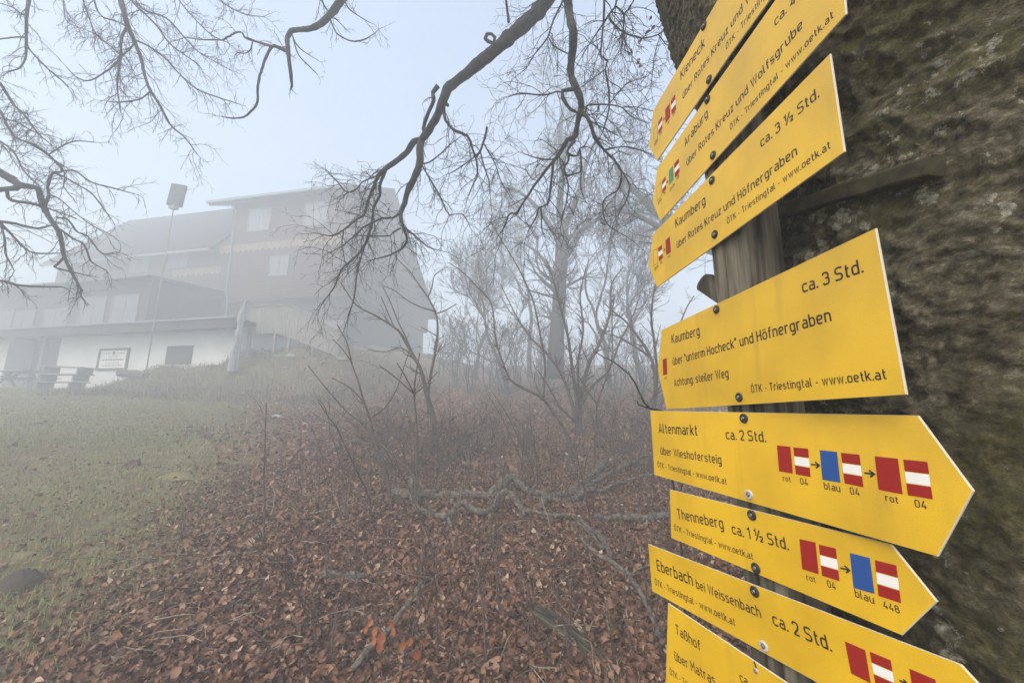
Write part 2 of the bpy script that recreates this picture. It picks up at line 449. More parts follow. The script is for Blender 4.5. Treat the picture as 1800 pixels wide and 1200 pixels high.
# terrace storey: white basement, recessed entrance, timber deck and glazed veranda
mb = MB(); mb.box(-11.8, -1.7, -4.6, .2, 2.2, 5.04); hpart(mb, 'basement_wall', M['plaster'])
mb = MB(); mb.box(-24, -15.2, -4.6, .2, 2.2, 5.035); hpart(mb, 'basement_wall', M['plaster'])
mb = MB(); mb.box(-15.198, -11.802, -3.7, .15, 2.2, 5.03); mb.box(-12.55, -11.803, -4.55, -3.701, 2.2, 5.03); en = hpart(mb, 'entrance_wall', M['dark_timber'])
for a, b in ((-14.75, -14.15), (-13.75, -13.15)):
    window(a, b, 3.1, 4.75, y=-3.71, nx=1)
mb = MB(); mb.box(-12.75, -12.6, -4.72, -4.57, 2.2, 5.03); hpart(mb, 'post', M['win_frame'])
mb = MB(); mb.box(-24.3, -1.1, -5.35, -.05, 5.05, 5.25); mb.box(-24.3, -1.1, -5.38, -5.352, 4.85, 5.27); mb.box(-24.2, -1.15, -5.3, -4.65, 4.93, 5.046)
hpart(mb, 'deck', M['dark_timber'])
mb = MB(); mb.tube([(-24.3, -5.43, 5.26), (-1.1, -5.43, 5.26)], .05, 8); hpart(mb, 'gutter', M['gutter'])
# small dark window in the white wall
mb = MB(); mb.box(-5.35, -4.0, -4.66, -4.602, 3.5, 4.3); hpart(mb, 'shutter', M['dark_timber'])
# veranda
mb = MB(); mb.box(-21.0, -8.4, -3.6, 0, 5.252, 7.95); va = hpart(mb, 'veranda', M['dark_timber'])
mb = MB(); slab(mb, [(-21.3, -4.05, 8.05), (-8.05, -4.05, 8.05), (-8.05, .3, 8.45), (-21.3, .3, 8.45)], .14); mb.build('veranda_roof', M['roof'], va)
mb = MB(); mb.tube([(-21.3, -4.1, 7.98), (-8.05, -4.1, 7.98)], .06, 8); mb.build('gutter', M['gutter'], va, smooth=True)
for a, b in ((-10.65, -8.95), (-12.75, -11.05), (-15.2, -13.5), (-17.5, -15.8), (-20, -18.2)):
    window(a, b, 5.75 if a > -13 else 5.7, 7.25 if a > -13 else 6.75, y=-3.62, nx=2, nz=2 if a > -13 else 1, parent=va)
# deck railing left of the entrance: sloping stair handrail with glass panels
mb = MB()
for k in range(9):
    x = -23.5 + k * 1.2
    mb.box(x - .03, x + .03, -5.33, -5.27, 5.252, 6.25)
mb.box(-23.6, -13.9, -5.34, -5.26, 6.25, 6.31)
rl = hpart(mb, 'railing', M['gutter'])
mb = MB()
for k in range(8):
    x = -23.5 + k * 1.2
    mb.box(x + .06, x + 1.14, -5.305, -5.295, 5.35, 6.2)
mb.build('glass_panel', M['curtain'], rl)

# ------------------------------------------------------------------ things around the house
# pole with a rectangular panel, standing in front of the deck
PP = hw(-4.72, -5.75, 0); pg = ghf(PP[0], PP[1]) - .1
o = thing('panel_pole', (PP[0], PP[1], pg), 'tall thin pole carrying a tilted rectangular grey panel above the lodge roof', 'pole', rz=-R11)
mb = MB(); mb.tube([(0, 0, 0), (0, 0, 10.35 - pg)], .024, 10); mb.build('mast', M['grey_timber'], o, smooth=True)
pn = MB(); pn.box(-.28, .28, -.06, .06, 0, 1.02); pn.box(-.24, .24, -.075, -.062, .06, .96)
po = pn.build('panel', mat('panel_grey', (0.03, 0.031, 0.033), 0.8), o); po.rotation_euler = (0, math.radians(4), math.radians(24)); po.location = (0.02, 0, 10.36 - pg)
mb = MB(); mb.box(-.16, .16, -.10, .10, 10.22 - pg, 10.359 - pg); mb.build('bracket', M['gutter'], o)

# folded parasol at the right end of the terrace
PB = hw(-.62, -5.62, 0); gz = ghf(PB[0], PB[1])
o = thing('folded_parasol', (PB[0], PB[1], gz), 'folded pale canvas parasol standing upright beside the timber fence', 'parasol', rz=-R11)
mb = MB(); mb.tube([(0.14, 0, 0), (.14, 0, 5.85 - gz)], .030, 8); mb.build('pole', M['gutter'], o)
mb = MB(); H = 5.85 - gz
prof = [(.04, .19), (.20, .16), (.38, .13), (.49, .11), (.50, .17), (.56, .13), (.66, .09), (.74, .17), (.76, .17), (.86, .10), (.97, .045), (1, .03)]
k = 14; ring = []
for (t, r) in prof:
    for j in range(k):
        a = j * 2 * math.pi / k; rr = r * .85 * (1 + .16 * math.cos(a * 5))
        ring.append((rr * math.cos(a) - .10 + .2 * (t - .05), rr * math.sin(a), t * H))
mb.add(ring, [(i * k + j, i * k + (j + 1) % k, (i + 1) * k + (j + 1) % k, (i + 1) * k + j) for i in range(len(prof) - 1) for j in range(k)])
mb.build('canvas', M['canvas'], o, smooth=True)

# board fence that follows the stair down the bank
FO = hw(-1.0, -4.4, 0)
o = thing('board_fence', (FO[0], FO[1], 0), 'weathered vertical board fence stepping down the stair beside the lodge', 'fence', rz=-R11)
mb = MB(); nb = 0
x = -.4
rr = random.Random(3)
while x < 3.9:
    if x < 1.5: top = 5.92
    else: top = 5.92 - (x - 1.5) * .52
    g = hw(-1.0 + x, -4.4, 0); bot = min(4.75 if x < .9 else 4.75 - (x - .9) * .36, top - .8)
    mb.box(x, x + .125, rr.uniform(-.012, .0), .018, bot, top + rr.uniform(-.015, .015)); x += .14; nb += 1
mb.build('boards', M['grey_timber'], o)
mb = MB(); mb.beam((-.45, -.03, 5.98), (1.55, -.03, 5.98), .10, .05); mb.beam((1.5, -.03, 5.98), (3.95, -.03, 4.72), .10, .05); mb.build('handrail', M['grey_timber'], o)
for xx, zt in ((-.42, 5.95), (.85, 5.95), (1.55, 5.95), (2.75, 5.3), (3.92, 4.7)):
    mb = MB(); mb.box(xx - .05, xx + .05, .02, .12, 3.2, zt); mb.build('post', M['grey_timber'], o)

# notice board on the white wall
NB = hw(-8.35, -4.6, 0)
o = thing('notice_board', (NB[0], NB[1], 3.8), 'white notice board with grey frame and lines of writing on the white basement wall', 'sign', rz=-R11)
mb = MB()
for a, b, c, d in ((-.88, .88, -.50, -.41), (-.88, .88, .41, .50), (-.88, -.78, -.41, .41), (.78, .88, -.41, .41)): mb.box(a, b, -.07, -.003, c, d)
mb.build('frame', M['dark_timber'], o)
mb = MB(); mb.box(-.779, .779, -.04, -.004, -.409, .409); mb.build('panel', M['white'], o)
NOTICE = o
# picnic table and a pile of folded benches against the wall
def plank_mat(): return M['grey_timber']
TB = hw(-10.6, -6.3, 0); gz = ghf(TB[0], TB[1])
o = thing('picnic_table', (TB[0], TB[1], gz), 'weathered wooden picnic table standing in front of the white basement wall', 'table', rz=-R11)
mb = MB()
for k in range(5): mb.box(-.95, .95, -.40 + k * .16, -.255 + k * .16, .72, .765)
mb.build('tabletop', M['grey_timber'], o)
for sx in (-.72, .72):
    mb = MB(); mb.beam((sx, -.35, .0), (sx, .12, .72), .09, .06); mb.beam((sx + .061, .35, .0), (sx + .061, -.12, .72), .06, .09); mb.box(sx - .03, sx + .03, -.72, .72, .40, .46)
    mb.build('trestle', M['grey_timber'], o)
for sy in (-.66, .66):
    mb = MB(); mb.box(-.95, .95, sy - .13, sy + .13, .462, .50); mb.build('seat', M['grey_timber'], o)
mb = MB(); mb.beam((-.7, .0, .42), (.0, .0, .70), .05, .08); mb.build('brace', M['grey_timber'], o)
for kk in range(3):
    BS = hw(-8.1 + .15 * kk, -6.35 - .02 * kk, 0); gz = ghf(BS[0], BS[1])
    o = thing('bench', (BS[0], BS[1], gz + .02 + .31 * kk), ['lowest folded bench of the pile beside the picnic table', 'middle folded bench of the pile beside the picnic table', 'topmost folded bench of the pile, sloping towards the earth bank'][kk], 'bench', 'folded wooden benches piled by the wall', rz=-R11)
    o.rotation_euler = (0, math.radians(3 if kk == 2 else 1), -R11 + .02 * kk)
    mb = MB(); mb.box(-1.1, 1.1, -.28, -.01, .24, .285); mb.box(-1.1, 1.1, .01, .28, .24, .285); mb.build('seat', M['grey_timber'], o)
    for sx in (-.85, .85):
        mb = MB(); mb.box(sx - .04, sx + .04, -.25, .25, 0.0, .236); mb.build('leg', M['grey_timber'], o)
# log lying on the bank
LG = hw(-5.75, -5.6, 0); gz = ghf(*hw(-5.2, -5.6, 0)[:2])
mb = MB(); mb.tube([(-.55, 0, .16), (.3, .04, .10), (.75, .06, .02)], [.16, .17, .15], 12)
o = tag(mb.build('firewood_log', M['dead_wood'], smooth=False), 'short cut log lying on the end of the earth bank below the dark shutter', 'log')
o.location = (LG[0], LG[1], gz + .12); o.rotation_euler = (0, 0, -R11)
# pale stones on the bank
for k, (px, py, s) in enumerate(((511, 629, .17), (486, 628, .10), (600, 633, .13), (500, 647, .08))):
    p = onground(px, py)
    mb = MB(); kk = 9; vs = [(0, 0, s * .55)]
    for i in range(1, 5):
        for j in range(kk):
            th = i * math.pi / 5; a = j * 2 * math.pi / kk; q = s * (1 + .25 * mn.noise(Vector((i * .7 + k * 9, j * .9, k))))
            vs.append((q * math.sin(th) * math.cos(a) * 1.3, q * math.sin(th) * math.sin(a), q * math.cos(th) * .6))
    vs.append((0, 0, -s * .55))
    fs = [(0, 1 + j, 1 + (j + 1) % kk) for j in range(kk)]
    fs += [(1 + (i - 1) * kk + j, 1 + i * kk + j, 1 + i * kk + (j + 1) % kk, 1 + (i - 1) * kk + (j + 1) % kk) for i in range(1, 4) for j in range(kk)]
    fs += [(len(vs) - 1, 1 + 3 * kk + (j + 1) % kk, 1 + 3 * kk + j) for j in range(kk)]
    mb.add(vs, fs)
    o = tag(mb.build('stone', M['stone'], smooth=True), ['largest pale stone on the earth bank below the fence', 'small pale stone left of the large one on the bank', 'pale stone at the foot of the board fence', 'little stone lowest on the earth bank'][k], 'stone', 'pale stones on the bank')
    o.location = (p[0], p[1], p[2] + s * .25)

# ================================================================== THE SIGN POST
# lettering: narrow technical sans built as stroked centre lines (rounded corners), cap height 1
B, X, C, D, W_ = .06, .66, .94, -.21, .40
ST = .138
def G(w, *strokes): return (w, strokes)
# a stroke: (points, corner radius, closed)
def o_(x0, y0, x1, y1, r): return ([(x0, y0), (x1, y0), (x1, y1), (x0, y1)], r, True)
def l_(*p, r=0.0): return (list(p), r, False)
def dot(x, y, s=.075): return ([(x, y - s), (x, y + s)], 0, 'dot')
GL = {
 'a': G(.40, l_((.05, X), (.40, X), (.40, 0), r=.15), l_((.40, .385), (0, .385), (0, B), (.40, B), r=.13)),
 'b': G(.40, l_((0, 1), (0, 0)), o_(0, B, .40, X, .17)),
 'c': G(.37, l_((.37, X - .1), (.37, X), (0, X), (0, B), (.37, B), (.37, B + .1), r=.15)),
 'd': G(.40, l_((.40, 1), (.40, 0)), o_(0, B, .40, X, .17)),
 'e': G(.40, l_((0, .36), (.40, .36), (.40, X), (0, X), (0, B), (.37, B), r=.16)),
 'f': G(.27, l_((.31, C), (.11, C), (.11, 0), r=.13), l_((0, X), (.29, X))),
 'g': G(.40, o_(0, B, .40, X, .17), l_((.40, .72), (.40, D), (.04, D), r=.16)),
 'h': G(.40, l_((0, 1), (0, 0)), l_((0, X), (.40, X), (.40, 0), r=.16)),
 'i': G(.0, l_((0, .72), (0, 0)), dot(0, .90)),
 'k': G(.37, l_((0, 1), (0, 0)), l_((.37, .72), (.01, .27)), l_((.13, .42), (.41, 0))),
 'l': G(.12, l_((0, 1), (0, B), (.15, B), r=.11)),
 'm': G(.66, l_((0, .72), (0, 0)), l_((0, X), (.33, X), (.33, 0), r=.13), l_((.33, X - .03), (.36, X), (.66, X), (.66, 0), r=.13)),
 'n': G(.40, l_((0, .72), (0, 0)), l_((0, X), (.40, X), (.40, 0), r=.16)),
 'o': G(.41, o_(0, B, .41, X, .17)),
 'r': G(.27, l_((0, .72), (0, 0)), l_((0, .56), (.06, X), (.29, X), r=.08)),
 's': G(.37, l_((.37, X - .03), (.34, X), (.01, X), (.01, .365), (.37, .365), (.37, B), (0, B), r=.13)),
 't': G(.26, l_((.10, .93), (.10, B), (.29, B), r=.12), l_((0, X), (.28, X))),
 'u': G(.40, l_((0, .72), (0, B), (.40, B), r=.16), l_((.40, .72), (.40, 0))),
 'w': G(.62, l_((0, .72), (.16, .03), (.31, .68), (.46, .03), (.62, .72))),
 'z': G(.36, l_((0, X), (.35, X), (.01, B), (.37, B))),
 'ß': G(.42, l_((0, 0), (0, C), (.37, C), (.37, .54), (.16, .54), r=.15), l_((.16, .54), (.42, .54), (.42, B), (.13, B), r=.16)),
 'A': G(.50, l_((0, 0), (.25, .97), (.50, 0)), l_((.09, .28), (.41, .28))),
 'E': G(.40, l_((0, 1), (0, 0)), l_((0, C), (.42, C)), l_((0, .51), (.37, .51)), l_((0, B), (.42, B))),
 'H': G(.46, l_((0, 1), (0, 0)), l_((.46, 1), (.46, 0)), l_((0, .51), (.46, .51))),
 'K': G(.46, l_((0, 1), (0, 0)), l_((.45, 1), (.01, .37)), l_((.15, .56), (.49, 0))),
 'M': G(.56, l_((0, 0), (0, .97), (.28, .42), (.56, .97), (.56, 0))),
 'O': G(.46, o_(0, B, .46, C, .21)),
 'R': G(.44, l_((0, 1), (0, 0)), l_((0, C), (.44, C), (.44, .49), (0, .49), r=.19), l_((.22, .49), (.47, 0))),
 'S': G(.46, l_((.45, C - .1), (.45, C), (0, C), (0, .52), (.46, .49), (.46, B), (0, B), (0, B + .1), r=.18)),
 'T': G(.48, l_((0, C), (.48, C)), l_((.24, C), (.24, 0))),
 'W': G(.76, l_((0, 1), (.19, .04), (.38, .93), (.57, .04), (.76, 1))),
 '0': G(.42, o_(0, B, .42, C, .20)),
 '1': G(.22, l_((0, .77), (.22, .97), (.22, 0))),
 '2': G(.42, l_((.0, .72), (0, C), (.42, C), (.42, .56), (.02, .08), r=.18), l_((0, B), (.45, B))),
 '3': G(.42, l_((.0, .78), (0, C), (.40, C), (.40, .53), (.15, .53), r=.17), l_((.15, .53), (.42, .53), (.42, B), (0, B), (0, .22), r=.18)),
 '4': G(.46, l_((.28, 1), (.02, .25), (.48, .25)), l_((.35, .46), (.35, 0))),
 '6': G(.42, o_(0, B, .42, .56, .19), l_((.02, .42), (.25, 1))),
 '8': G(.43, o_(.03, .53, .40, C, .16), o_(0, B, .43, .53, .18)),
 '.': G(.0, dot(0, .07)), ':': G(.0, dot(0, .07), dot(0, .60)),
 '"': G(.16, l_((0, 1), (0, .72)), l_((.16, 1), (.16, .72))),
 '-': G(.26, l_((0, .38), (.26, .38))),
 '½': G(.86, l_((0, .85), (.14, .99), (.14, .46)), l_((.12, 0), (.58, 1)), l_((.56, .37), (.56, .47), (.82, .47), (.82, .30), (.57, .03), r=.10), l_((.55, .045), (.86, .045))),
}
GL['ü'] = G(.40, *GL['u'][1], dot(.09, .90, .07), dot(.31, .90, .07))
GL['ö'] = G(.41, *GL['o'][1], dot(.09, .90, .07), dot(.32, .90, .07))
GL['Ö'] = G(.46, *GL['O'][1], dot(.11, 1.16, .07), dot(.35, 1.16, .07))

def rounded(pts, r, closed):
    if r <= 0: return list(pts)
    n = len(pts); out = []
    for i, p in enumerate(pts):
        if not closed and i in (0, n - 1): out.append(p); continue
        a = np.array(pts[i - 1]); p_ = np.array(p); b = np.array(pts[(i + 1) % n])
        la = np.linalg.norm(a - p_); lb = np.linalg.norm(b - p_); q = min(r, la * .5, lb * .5)
        s = p_ + (a - p_) / la * q; e = p_ + (b - p_) / lb * q
        for k in range(6):
            t = k / 5; out.append(tuple((1 - t) ** 2 * s + 2 * t * (1 - t) * (p_ * .82 + (s + e) * .09) + t * t * e))
    res = [out[0]]
    for p in out[1:]:
        if math.hypot(p[0] - res[-1][0], p[1] - res[-1][1]) > 1e-4: res.append(p)
    if closed and math.hypot(res[0][0] - res[-1][0], res[0][1] - res[-1][1]) < 1e-4: res.pop()
    return res

def ribbon(pts, wd, closed):
    P = np.array(pts, float); n = len(P); Lf = []; Rt = []
    for i in range(n):
        if closed or 0 < i < n - 1:
            a = P[i] - P[i - 1]; b = P[(i + 1) % n] - P[i]
        elif i == 0: a = b = P[1] - P[0]
        else: a = b = P[-1] - P[-2]
        a = a / np.linalg.norm(a); b = b / np.linalg.norm(b)
        na = np.array([-a[1], a[0]]); nb = np.array([-b[1], b[0]]); m = na + nb
        l = np.linalg.norm(m); m = na if l < .2 else m / l
        k = min(1 / max(m @ na, .35), 2.2) * wd / 2
        Lf.append(P[i] + m * k); Rt.append(P[i] - m * k)
    return Lf, Rt

GAP = .245
def text_strokes(s):
    """centre-line layout -> list of (left, right, closed) ribbons, and x after each character"""
    x = 0.0; out = []; ends = []
    for ch in s:
        if ch == ' ': x += .30; ends.append(x); continue
        wd, strokes = GL[ch]
        for pts, r, cl in strokes:
            if cl == 'dot': L, R = ribbon([(x + a, b) for a, b in pts], .15, False); out.append((L, R, False)); continue
            q = rounded([(x + a, b) for a, b in pts], r, cl)
            L, R = ribbon(q, ST, cl); out.append((L, R, cl))
        x += wd; ends.append(x); x += GAP
    return out, ends

PK, PY = .592, .72                             # the post's front face: bearing and distance from the camera
PX0 = PK * PY
class Sign:
    def __init__(s, name, label, yaw, poly, group='yellow hiking arrows on the post'):
        s.yaw = math.radians(yaw)
        s.u = np.array([-math.sin(s.yaw), -math.cos(s.yaw), 0.0]); s.n = np.cross(s.u, [0, 0, 1.0])
        if s.n[0] > 0: s.n = -s.n                    # faces the viewer's side (towards -X)
        s.P0 = np.array([PX0, PY, EYE])
        # empty: local x = along the board towards the viewer, z up, local -y = face normal
        s.root = thing(name, tuple(s.P0), label, 'sign', group)
        ex = s.u; ez = np.array([0, 0, 1.0]); ey = np.cross(ez, ex)
        s.sgn = -1.0 if (ey @ s.n) < 0 else 1.0
        s.root.rotation_euler = (0, 0, math.atan2(ex[1], ex[0]))
        s.k = 0
        pl = [s.uv(*p) for p in poly]
        s.board(pl)
    def uv(s, px, py):
        r = ray(px, py); C0 = np.array([0, 0, EYE])
        t = ((s.P0 - C0) @ s.n) / (r @ s.n); q = C0 + r * t - s.P0
        return np.array([q @ s.u, q[2]])
    def p3(s, uv, h): return (uv[0], s.sgn * h, uv[1])
    def board(s, pl):
        th = .0028; n = len(pl); mb = MB()
        c = sum(pl) / n
        ins = [p + (c - p) / np.linalg.norm(c - p) * .0009 for p in pl]
        V = [s.p3(p, 0) for p in ins] + [s.p3(p, -.0006) for p in pl] + [s.p3(p, -th) for p in pl]
        F = [tuple(range(n))]; mi = [0]
        for i in range(n):
            j = (i + 1) % n
            F.append((i, j, n + j, n + i)); mi.append(1)
            F.append((n + i, n + j, 2 * n + j, 2 * n + i)); mi.append(1)
        F.append(tuple(range(3 * n - 1, 2 * n - 1, -1))); mi.append(1)
        mb.add(V, F); mb.m = mi
        o = mb.build('board', [M['yellow'], M['edge']], s.root)
        import bmesh
        bm = bmesh.new(); bm.from_mesh(o.data); bmesh.ops.recalc_face_normals(bm, faces=bm.faces); bm.to_mesh(o.data); bm.free()
    def lift(s):
        s.k += 1
        return .00018 + .000022 * s.k
    def quad(s, px4, material, name, h=None, mesh=None):
        q = [s.uv(*p) for p in px4]; mb = mesh or MB()
        mb.add([s.p3(p, h or s.lift()) for p in q], [(0, 1, 2, 3)])
        if mesh is None: return mb.build(name, M[material], s.root)
    def flag(s, px4):
        """red-white-red marker; the corners run top-left, top-right, bottom-right, bottom-left"""
        tl, tr, br, bl = [s.uv(*p) for p in px4]
        mb = MB(); h = s.lift()
        def pt(i, t): a, b = (tl, bl) if i == 0 else (tr, br); return a + (b - a) * t
        def strip(t0, t1, mi, g): mb.add([s.p3(p, g) for p in (pt(0, t0), pt(1, t0), pt(1, t1), pt(0, t1))], [(0, 1, 2, 3)], mi)
        strip(0, .325, 0, h); strip(.345, .655, 1, h); strip(.675, 1, 0, h)
        mb.build('trail_marker', [M['red'], M['white']], s.root)
    def frame(s, px4, t=.0011):
        q = [s.uv(*p) for p in px4]; c = sum(q) / 4; h = s.lift()
        i_ = [p + np.sign(c - p) * t for p in q]; mb = MB()
        mb.add([s.p3(p, h) for p in q] + [s.p3(p, h) for p in i_], [(k, (k + 1) % 4, 4 + (k + 1) % 4, 4 + k) for k in range(4)])
        mb.build('trail_marker', M['board_black'], s.root)
    def text(s, body, a, b, prefix=None, name='lettering', bold=1.0):
        """the text's base line runs from pixel a to pixel b (b is where `prefix` ends)"""
        A_, B_ = s.uv(*a), s.uv(*b); d = B_ - A_; L = np.linalg.norm(d); d = d / L; e = np.array([-d[1], d[0]])
        rib, ends = text_strokes(body)
        k = L / (ends[len(prefix or body) - 1] + ST)
        h0 = .00018; mb = MB()
        for i, (Lf, Rt, cl) in enumerate(rib):
            h = h0 + .000012 * (i % 5)
            Pn = [A_ + d * (p[0] + ST / 2) * k + e * p[1] * k for p in Lf] + [A_ + d * (p[0] + ST / 2) * k + e * p[1] * k for p in Rt]
            n = len(Lf); m = n if cl else n - 1
            mb.add([s.p3(p, h) for p in Pn], [(j, (j + 1) % n, n + (j + 1) % n, n + j) for j in range(m)])
        mb.build(name, M['board_black'], s.root)
        return k
    def arrow(s, a, b):
        A_, B_ = s.uv(*a), s.uv(*b); d = B_ - A_; L = np.linalg.norm(d); d /= L; e = np.array([-d[1], d[0]]); h = s.lift(); mb = MB()
        w2 = .0011
        for q, pts in enumerate(([A_, B_ - d * w2], [B_ - d * L * .45 + e * L * .38, B_, B_ - d * L * .45 - e * L * .38])):
            Lf, Rt = ribbon(pts, 2 * w2, False); n = len(Lf)
            mb.add([s.p3(p, h + q * .00002) for p in Lf + Rt], [(j, j + 1, n + j + 1, n + j) for j in range(n - 1)])
        mb.build('arrow', M['board_black'], s.root)
    def bolt(s, px, py, kind='dark'):
        c = s.uv(px, py); mb = MB(); k = 20
        r, h = (.0088, .0032) if kind == 'dark' else ((.0085, .0030) if kind == 'pale' else (.0042, .0018))
        prof = [(0, h * .7), (r * .42, h * .7), (r * .80, h), (r, h * .45), (r, 0)]
        vs = []; fs = []
        for (rr_, hh) in prof[1:]:
            for j in range(k):
                a = j * 2 * math.pi / k; vs.append(s.p3(c + rr_ * np.array([math.cos(a), math.sin(a)]), hh + .0004))
        vs.append(s.p3(c, h * .7))
        for i in range(len(prof) - 2): fs += [(i * k + j, i * k + (j + 1) % k, (i + 1) * k + (j + 1) % k, (i + 1) * k + j) for j in range(k)]
        fs += [(len(vs) - 1, j, (j + 1) % k) for j in range(k)]
        mb.add(vs, fs)
        w_ = mb.build('bolt', M['rubber'] if kind == 'dark' else M['zinc'], s.root, smooth=True)
        mb = MB(); r2 = r * .40 if kind != 'small' else r * .8; h1 = h * .7 + .0004; k = 12
        vs = []
        for (rr_, hh) in ((r2, h1), (r2 * .95, h1 + .0016), (r2 * .72, h1 + .0024), (r2 * .40, h1 + .0025), (r2 * .36, h1 + .0010)):
            for j in range(k):
                a = j * 2 * math.pi / k; vs.append(s.p3(c + rr_ * np.array([math.cos(a), math.sin(a)]), hh))
        fs = [(i * k + j, i * k + (j + 1) % k, (i + 1) * k + (j + 1) % k, (i + 1) * k + j) for i in range(4) for j in range(k)] + [tuple(4 * k + j for j in range(k))]
        mb.add(vs, fs); mb.build('screw_head', M['steel'], w_, smooth=True)

def c1(x, y): return (1100 + x / 2.307, 380 + y / 2.307)
def c0(x, y): return (1100 + x / 2.307, y / 2.307)
def c3(x, y): return (1100 + x / 2.5714, 800 + y / 2.5714)
def c4(x, y): return (1130 + x / 4.0, 100 + y / 4.0)
def c6(x, y): return (1130 + x / 6.315, 330 + y / 6.315)
OT = 'ÖTK - Triestingtal - www.oetk.at'
# 1 top board, runs out of the picture
s = Sign('hiking_sign', 'topmost yellow arrow reading Kieneck, cut off by the upper edge', -5.5,
         [(1148, 195), (1262, -1), (1352, -155), (1425, -100), (1281, 99.5), (1155, 283), (1140.5, 258)])
s.text('Kieneck', (1196.5, 142), (1239, 81))
s.text('über Rotes Kreuz und Wolfsgrube', (1200.5, 175), (1306, 19.5), 'über Rotes Kreuz und')
s.text(OT, (1276.4, 88.5), (1339.6, 3), 'ÖTK - Triestin')
s.frame([c4(78, 510), c4(100, 475), c4(104, 572), c4(78, 606)])
s.flag([c4(108, 462), c4(135, 415), c4(138, 503), c4(110, 548)])
s.quad([c4(157, 372), c4(190, 325), c4(193, 425), c4(160, 472)], 'red', 'trail_marker')
s.flag([c4(197, 310), c4(228, 262), c4(234, 368), c4(203, 409)])
s.arrow(c4(141, 449), c4(154, 432))
s.text('gelb', c4(82, 628), c4(106, 592)); s.text('04', c4(120, 557), c4(136, 533)); s.text('rot', c4(172, 482), c4(190, 456)); s.text('06', c4(211, 420), c4(229, 395))
s.bolt(1238, 46); s.bolt(1247, 140)
# 2
s = Sign('hiking_sign', 'yellow arrow reading Araburg over Wolfsgrube with green trail marker, second from top', -6,
         [(1155, 297), (1247, 164), (1364, -1), (1473, -152), (1487, 25), (1160.5, 389), (1147, 355)])
s.text('Araburg', (1204, 259), (1245, 203.5))
s.text('über Rotes Kreuz und Wolfsgrube', (1207.5, 292.5), (1412, 47.7))
s.text(OT, (1284, 230), (1466, 30))
s.text('ca. 4 Std.', (1362, 47.6), (1383, 23), 'ca.')
s.frame([c4(98, 917), c4(128, 880), c4(132, 978), c4(102, 1016)])
s.flag([c4(135, 875), c4(160, 838), c4(165, 925), c4(138, 963)])
s.quad([c4(182, 802), c4(213, 764), c4(217, 865), c4(187, 902)], 'green', 'trail_marker')
s.flag([c4(220, 755), c4(253, 712), c4(259, 810), c4(227, 850)])
s.arrow(c4(166, 889), c4(180, 873))
s.text('gelb', c4(107, 1040), c4(133, 1009)); s.text('04', c4(147, 978), c4(163, 958)); s.text('grün', c4(191, 945), c4(226, 904)); s.text('06', c4(237, 867), c4(257, 843))
s.bolt(1244, 175); s.bolt(1254, 273)
# 3
s = Sign('hiking_sign', 'yellow arrow reading Kaumberg ca. 3½ Std., third from top', -7,
         [(1147.7, 411.5), (1459, 94.5), (1484.5, 266.6), (1154.5, 505), (1140, 467)])
s.text('Kaumberg', (1187.6, 401), (1240.5, 358.5))
s.text('über Rotes Kreuz und Höfnergraben', (1190, 437), (1402, 272))
s.text(OT, (1278.6, 394.5), (1461, 260))
s.text('ca. 3 ½ Std.', (1337.5, 260), (1440.5, 170.5))
s.frame([c6(113, 700), c6(158, 672), c6(168, 835), c6(122, 870)])
s.flag([c6(168, 668), c6(213, 630), c6(225, 780), c6(180, 818)])
s.quad([c6(252, 582), c6(300, 542), c6(312, 712), c6(260, 749)], 'red', 'trail_marker')
s.arrow(c6(226, 700), c6(247, 684))
s.text('gelb', c6(132, 915), c6(174, 884)); s.text('04', c6(195, 854), c6(218, 835)); s.text('rot', c6(276, 790), c6(306, 766))
s.bolt(1252, 317); s.bolt(1257, 412)
# 4
s = Sign('hiking_sign', 'large yellow arrow reading Kaumberg über unterm Hocheck, Achtung steiler Weg', -6,
         [(1163, 580), (1539, 401), (1593, 693), (1171.5, 719.5), (1156, 649)])
s.text('ca. 3 Std.', (1411, 515), (1518.5, 478.5))
s.text('Kaumberg', (1181, 604), (1230.5, 589))
s.text('über "unterm Hocheck" und Höfnergraben', (1183, 642), (1462.5, 564))
s.text('Achtung: steiler Weg', (1185.4, 679), (1281.5, 663))
s.text(OT, (1321, 690), (1560, 666))
s.quad([c1(150, 580), c1(166, 575), c1(169, 641), c1(152, 645)], 'red', 'trail_marker')
s.text('rot', c1(157, 663), c1(168, 660))
s.bolt(1260, 544); s.bolt(1300, 698)
# 5
s = Sign('hiking_sign', 'yellow arrow pointing right reading Altenmarkt über Wieshofersteig', -14,
         [(1143, 721.6), (1613.6, 730), (1711, 862.5), (1648.4, 977.7), (1150, 834)])
s.text('Altenmarkt', (1158.3, 760.5), (1227, 765.5)); s.text('ca. 2 Std.', (1276.4, 771.6), (1347.3, 777))
s.text('über Wieshofersteig', (1161.5, 798.3), (1269, 816)); s.text(OT, (1156, 820.5), (1278, 851.5))
s.quad([c1(613, 928), c1(668, 934), c1(678, 1043), c1(622, 1033)], 'red', 'trail_marker')
s.flag([c1(680, 936), c1(740, 942), c1(750, 1057), c1(690, 1045)])
s.quad([c1(787, 947), c1(857, 955), c1(871, 1080), c1(798, 1067)], 'blue', 'trail_marker')
s.flag([c1(873, 958), c1(948, 966), c1(965, 1098), c1(888, 1082)])
s.quad([c1(1010, 972), c1(1104, 982), c1(1124, 1127), c1(1026, 1108)], 'red', 'trail_marker')
s.flag([c1(1126, 985), c1(1224, 995), c1(1246, 1147), c1(1145, 1130)])
s.arrow(c1(752, 1005), c1(786, 1009)); s.arrow(c1(968, 1040), c1(1008, 1044))
s.text('rot', c1(638, 1072), c1(671, 1078)); s.text('04', c1(709, 1086), c1(741, 1092)); s.text('blau', c1(806, 1106), c1(872, 1118)); s.text('04', c1(911, 1126), c1(951, 1134))
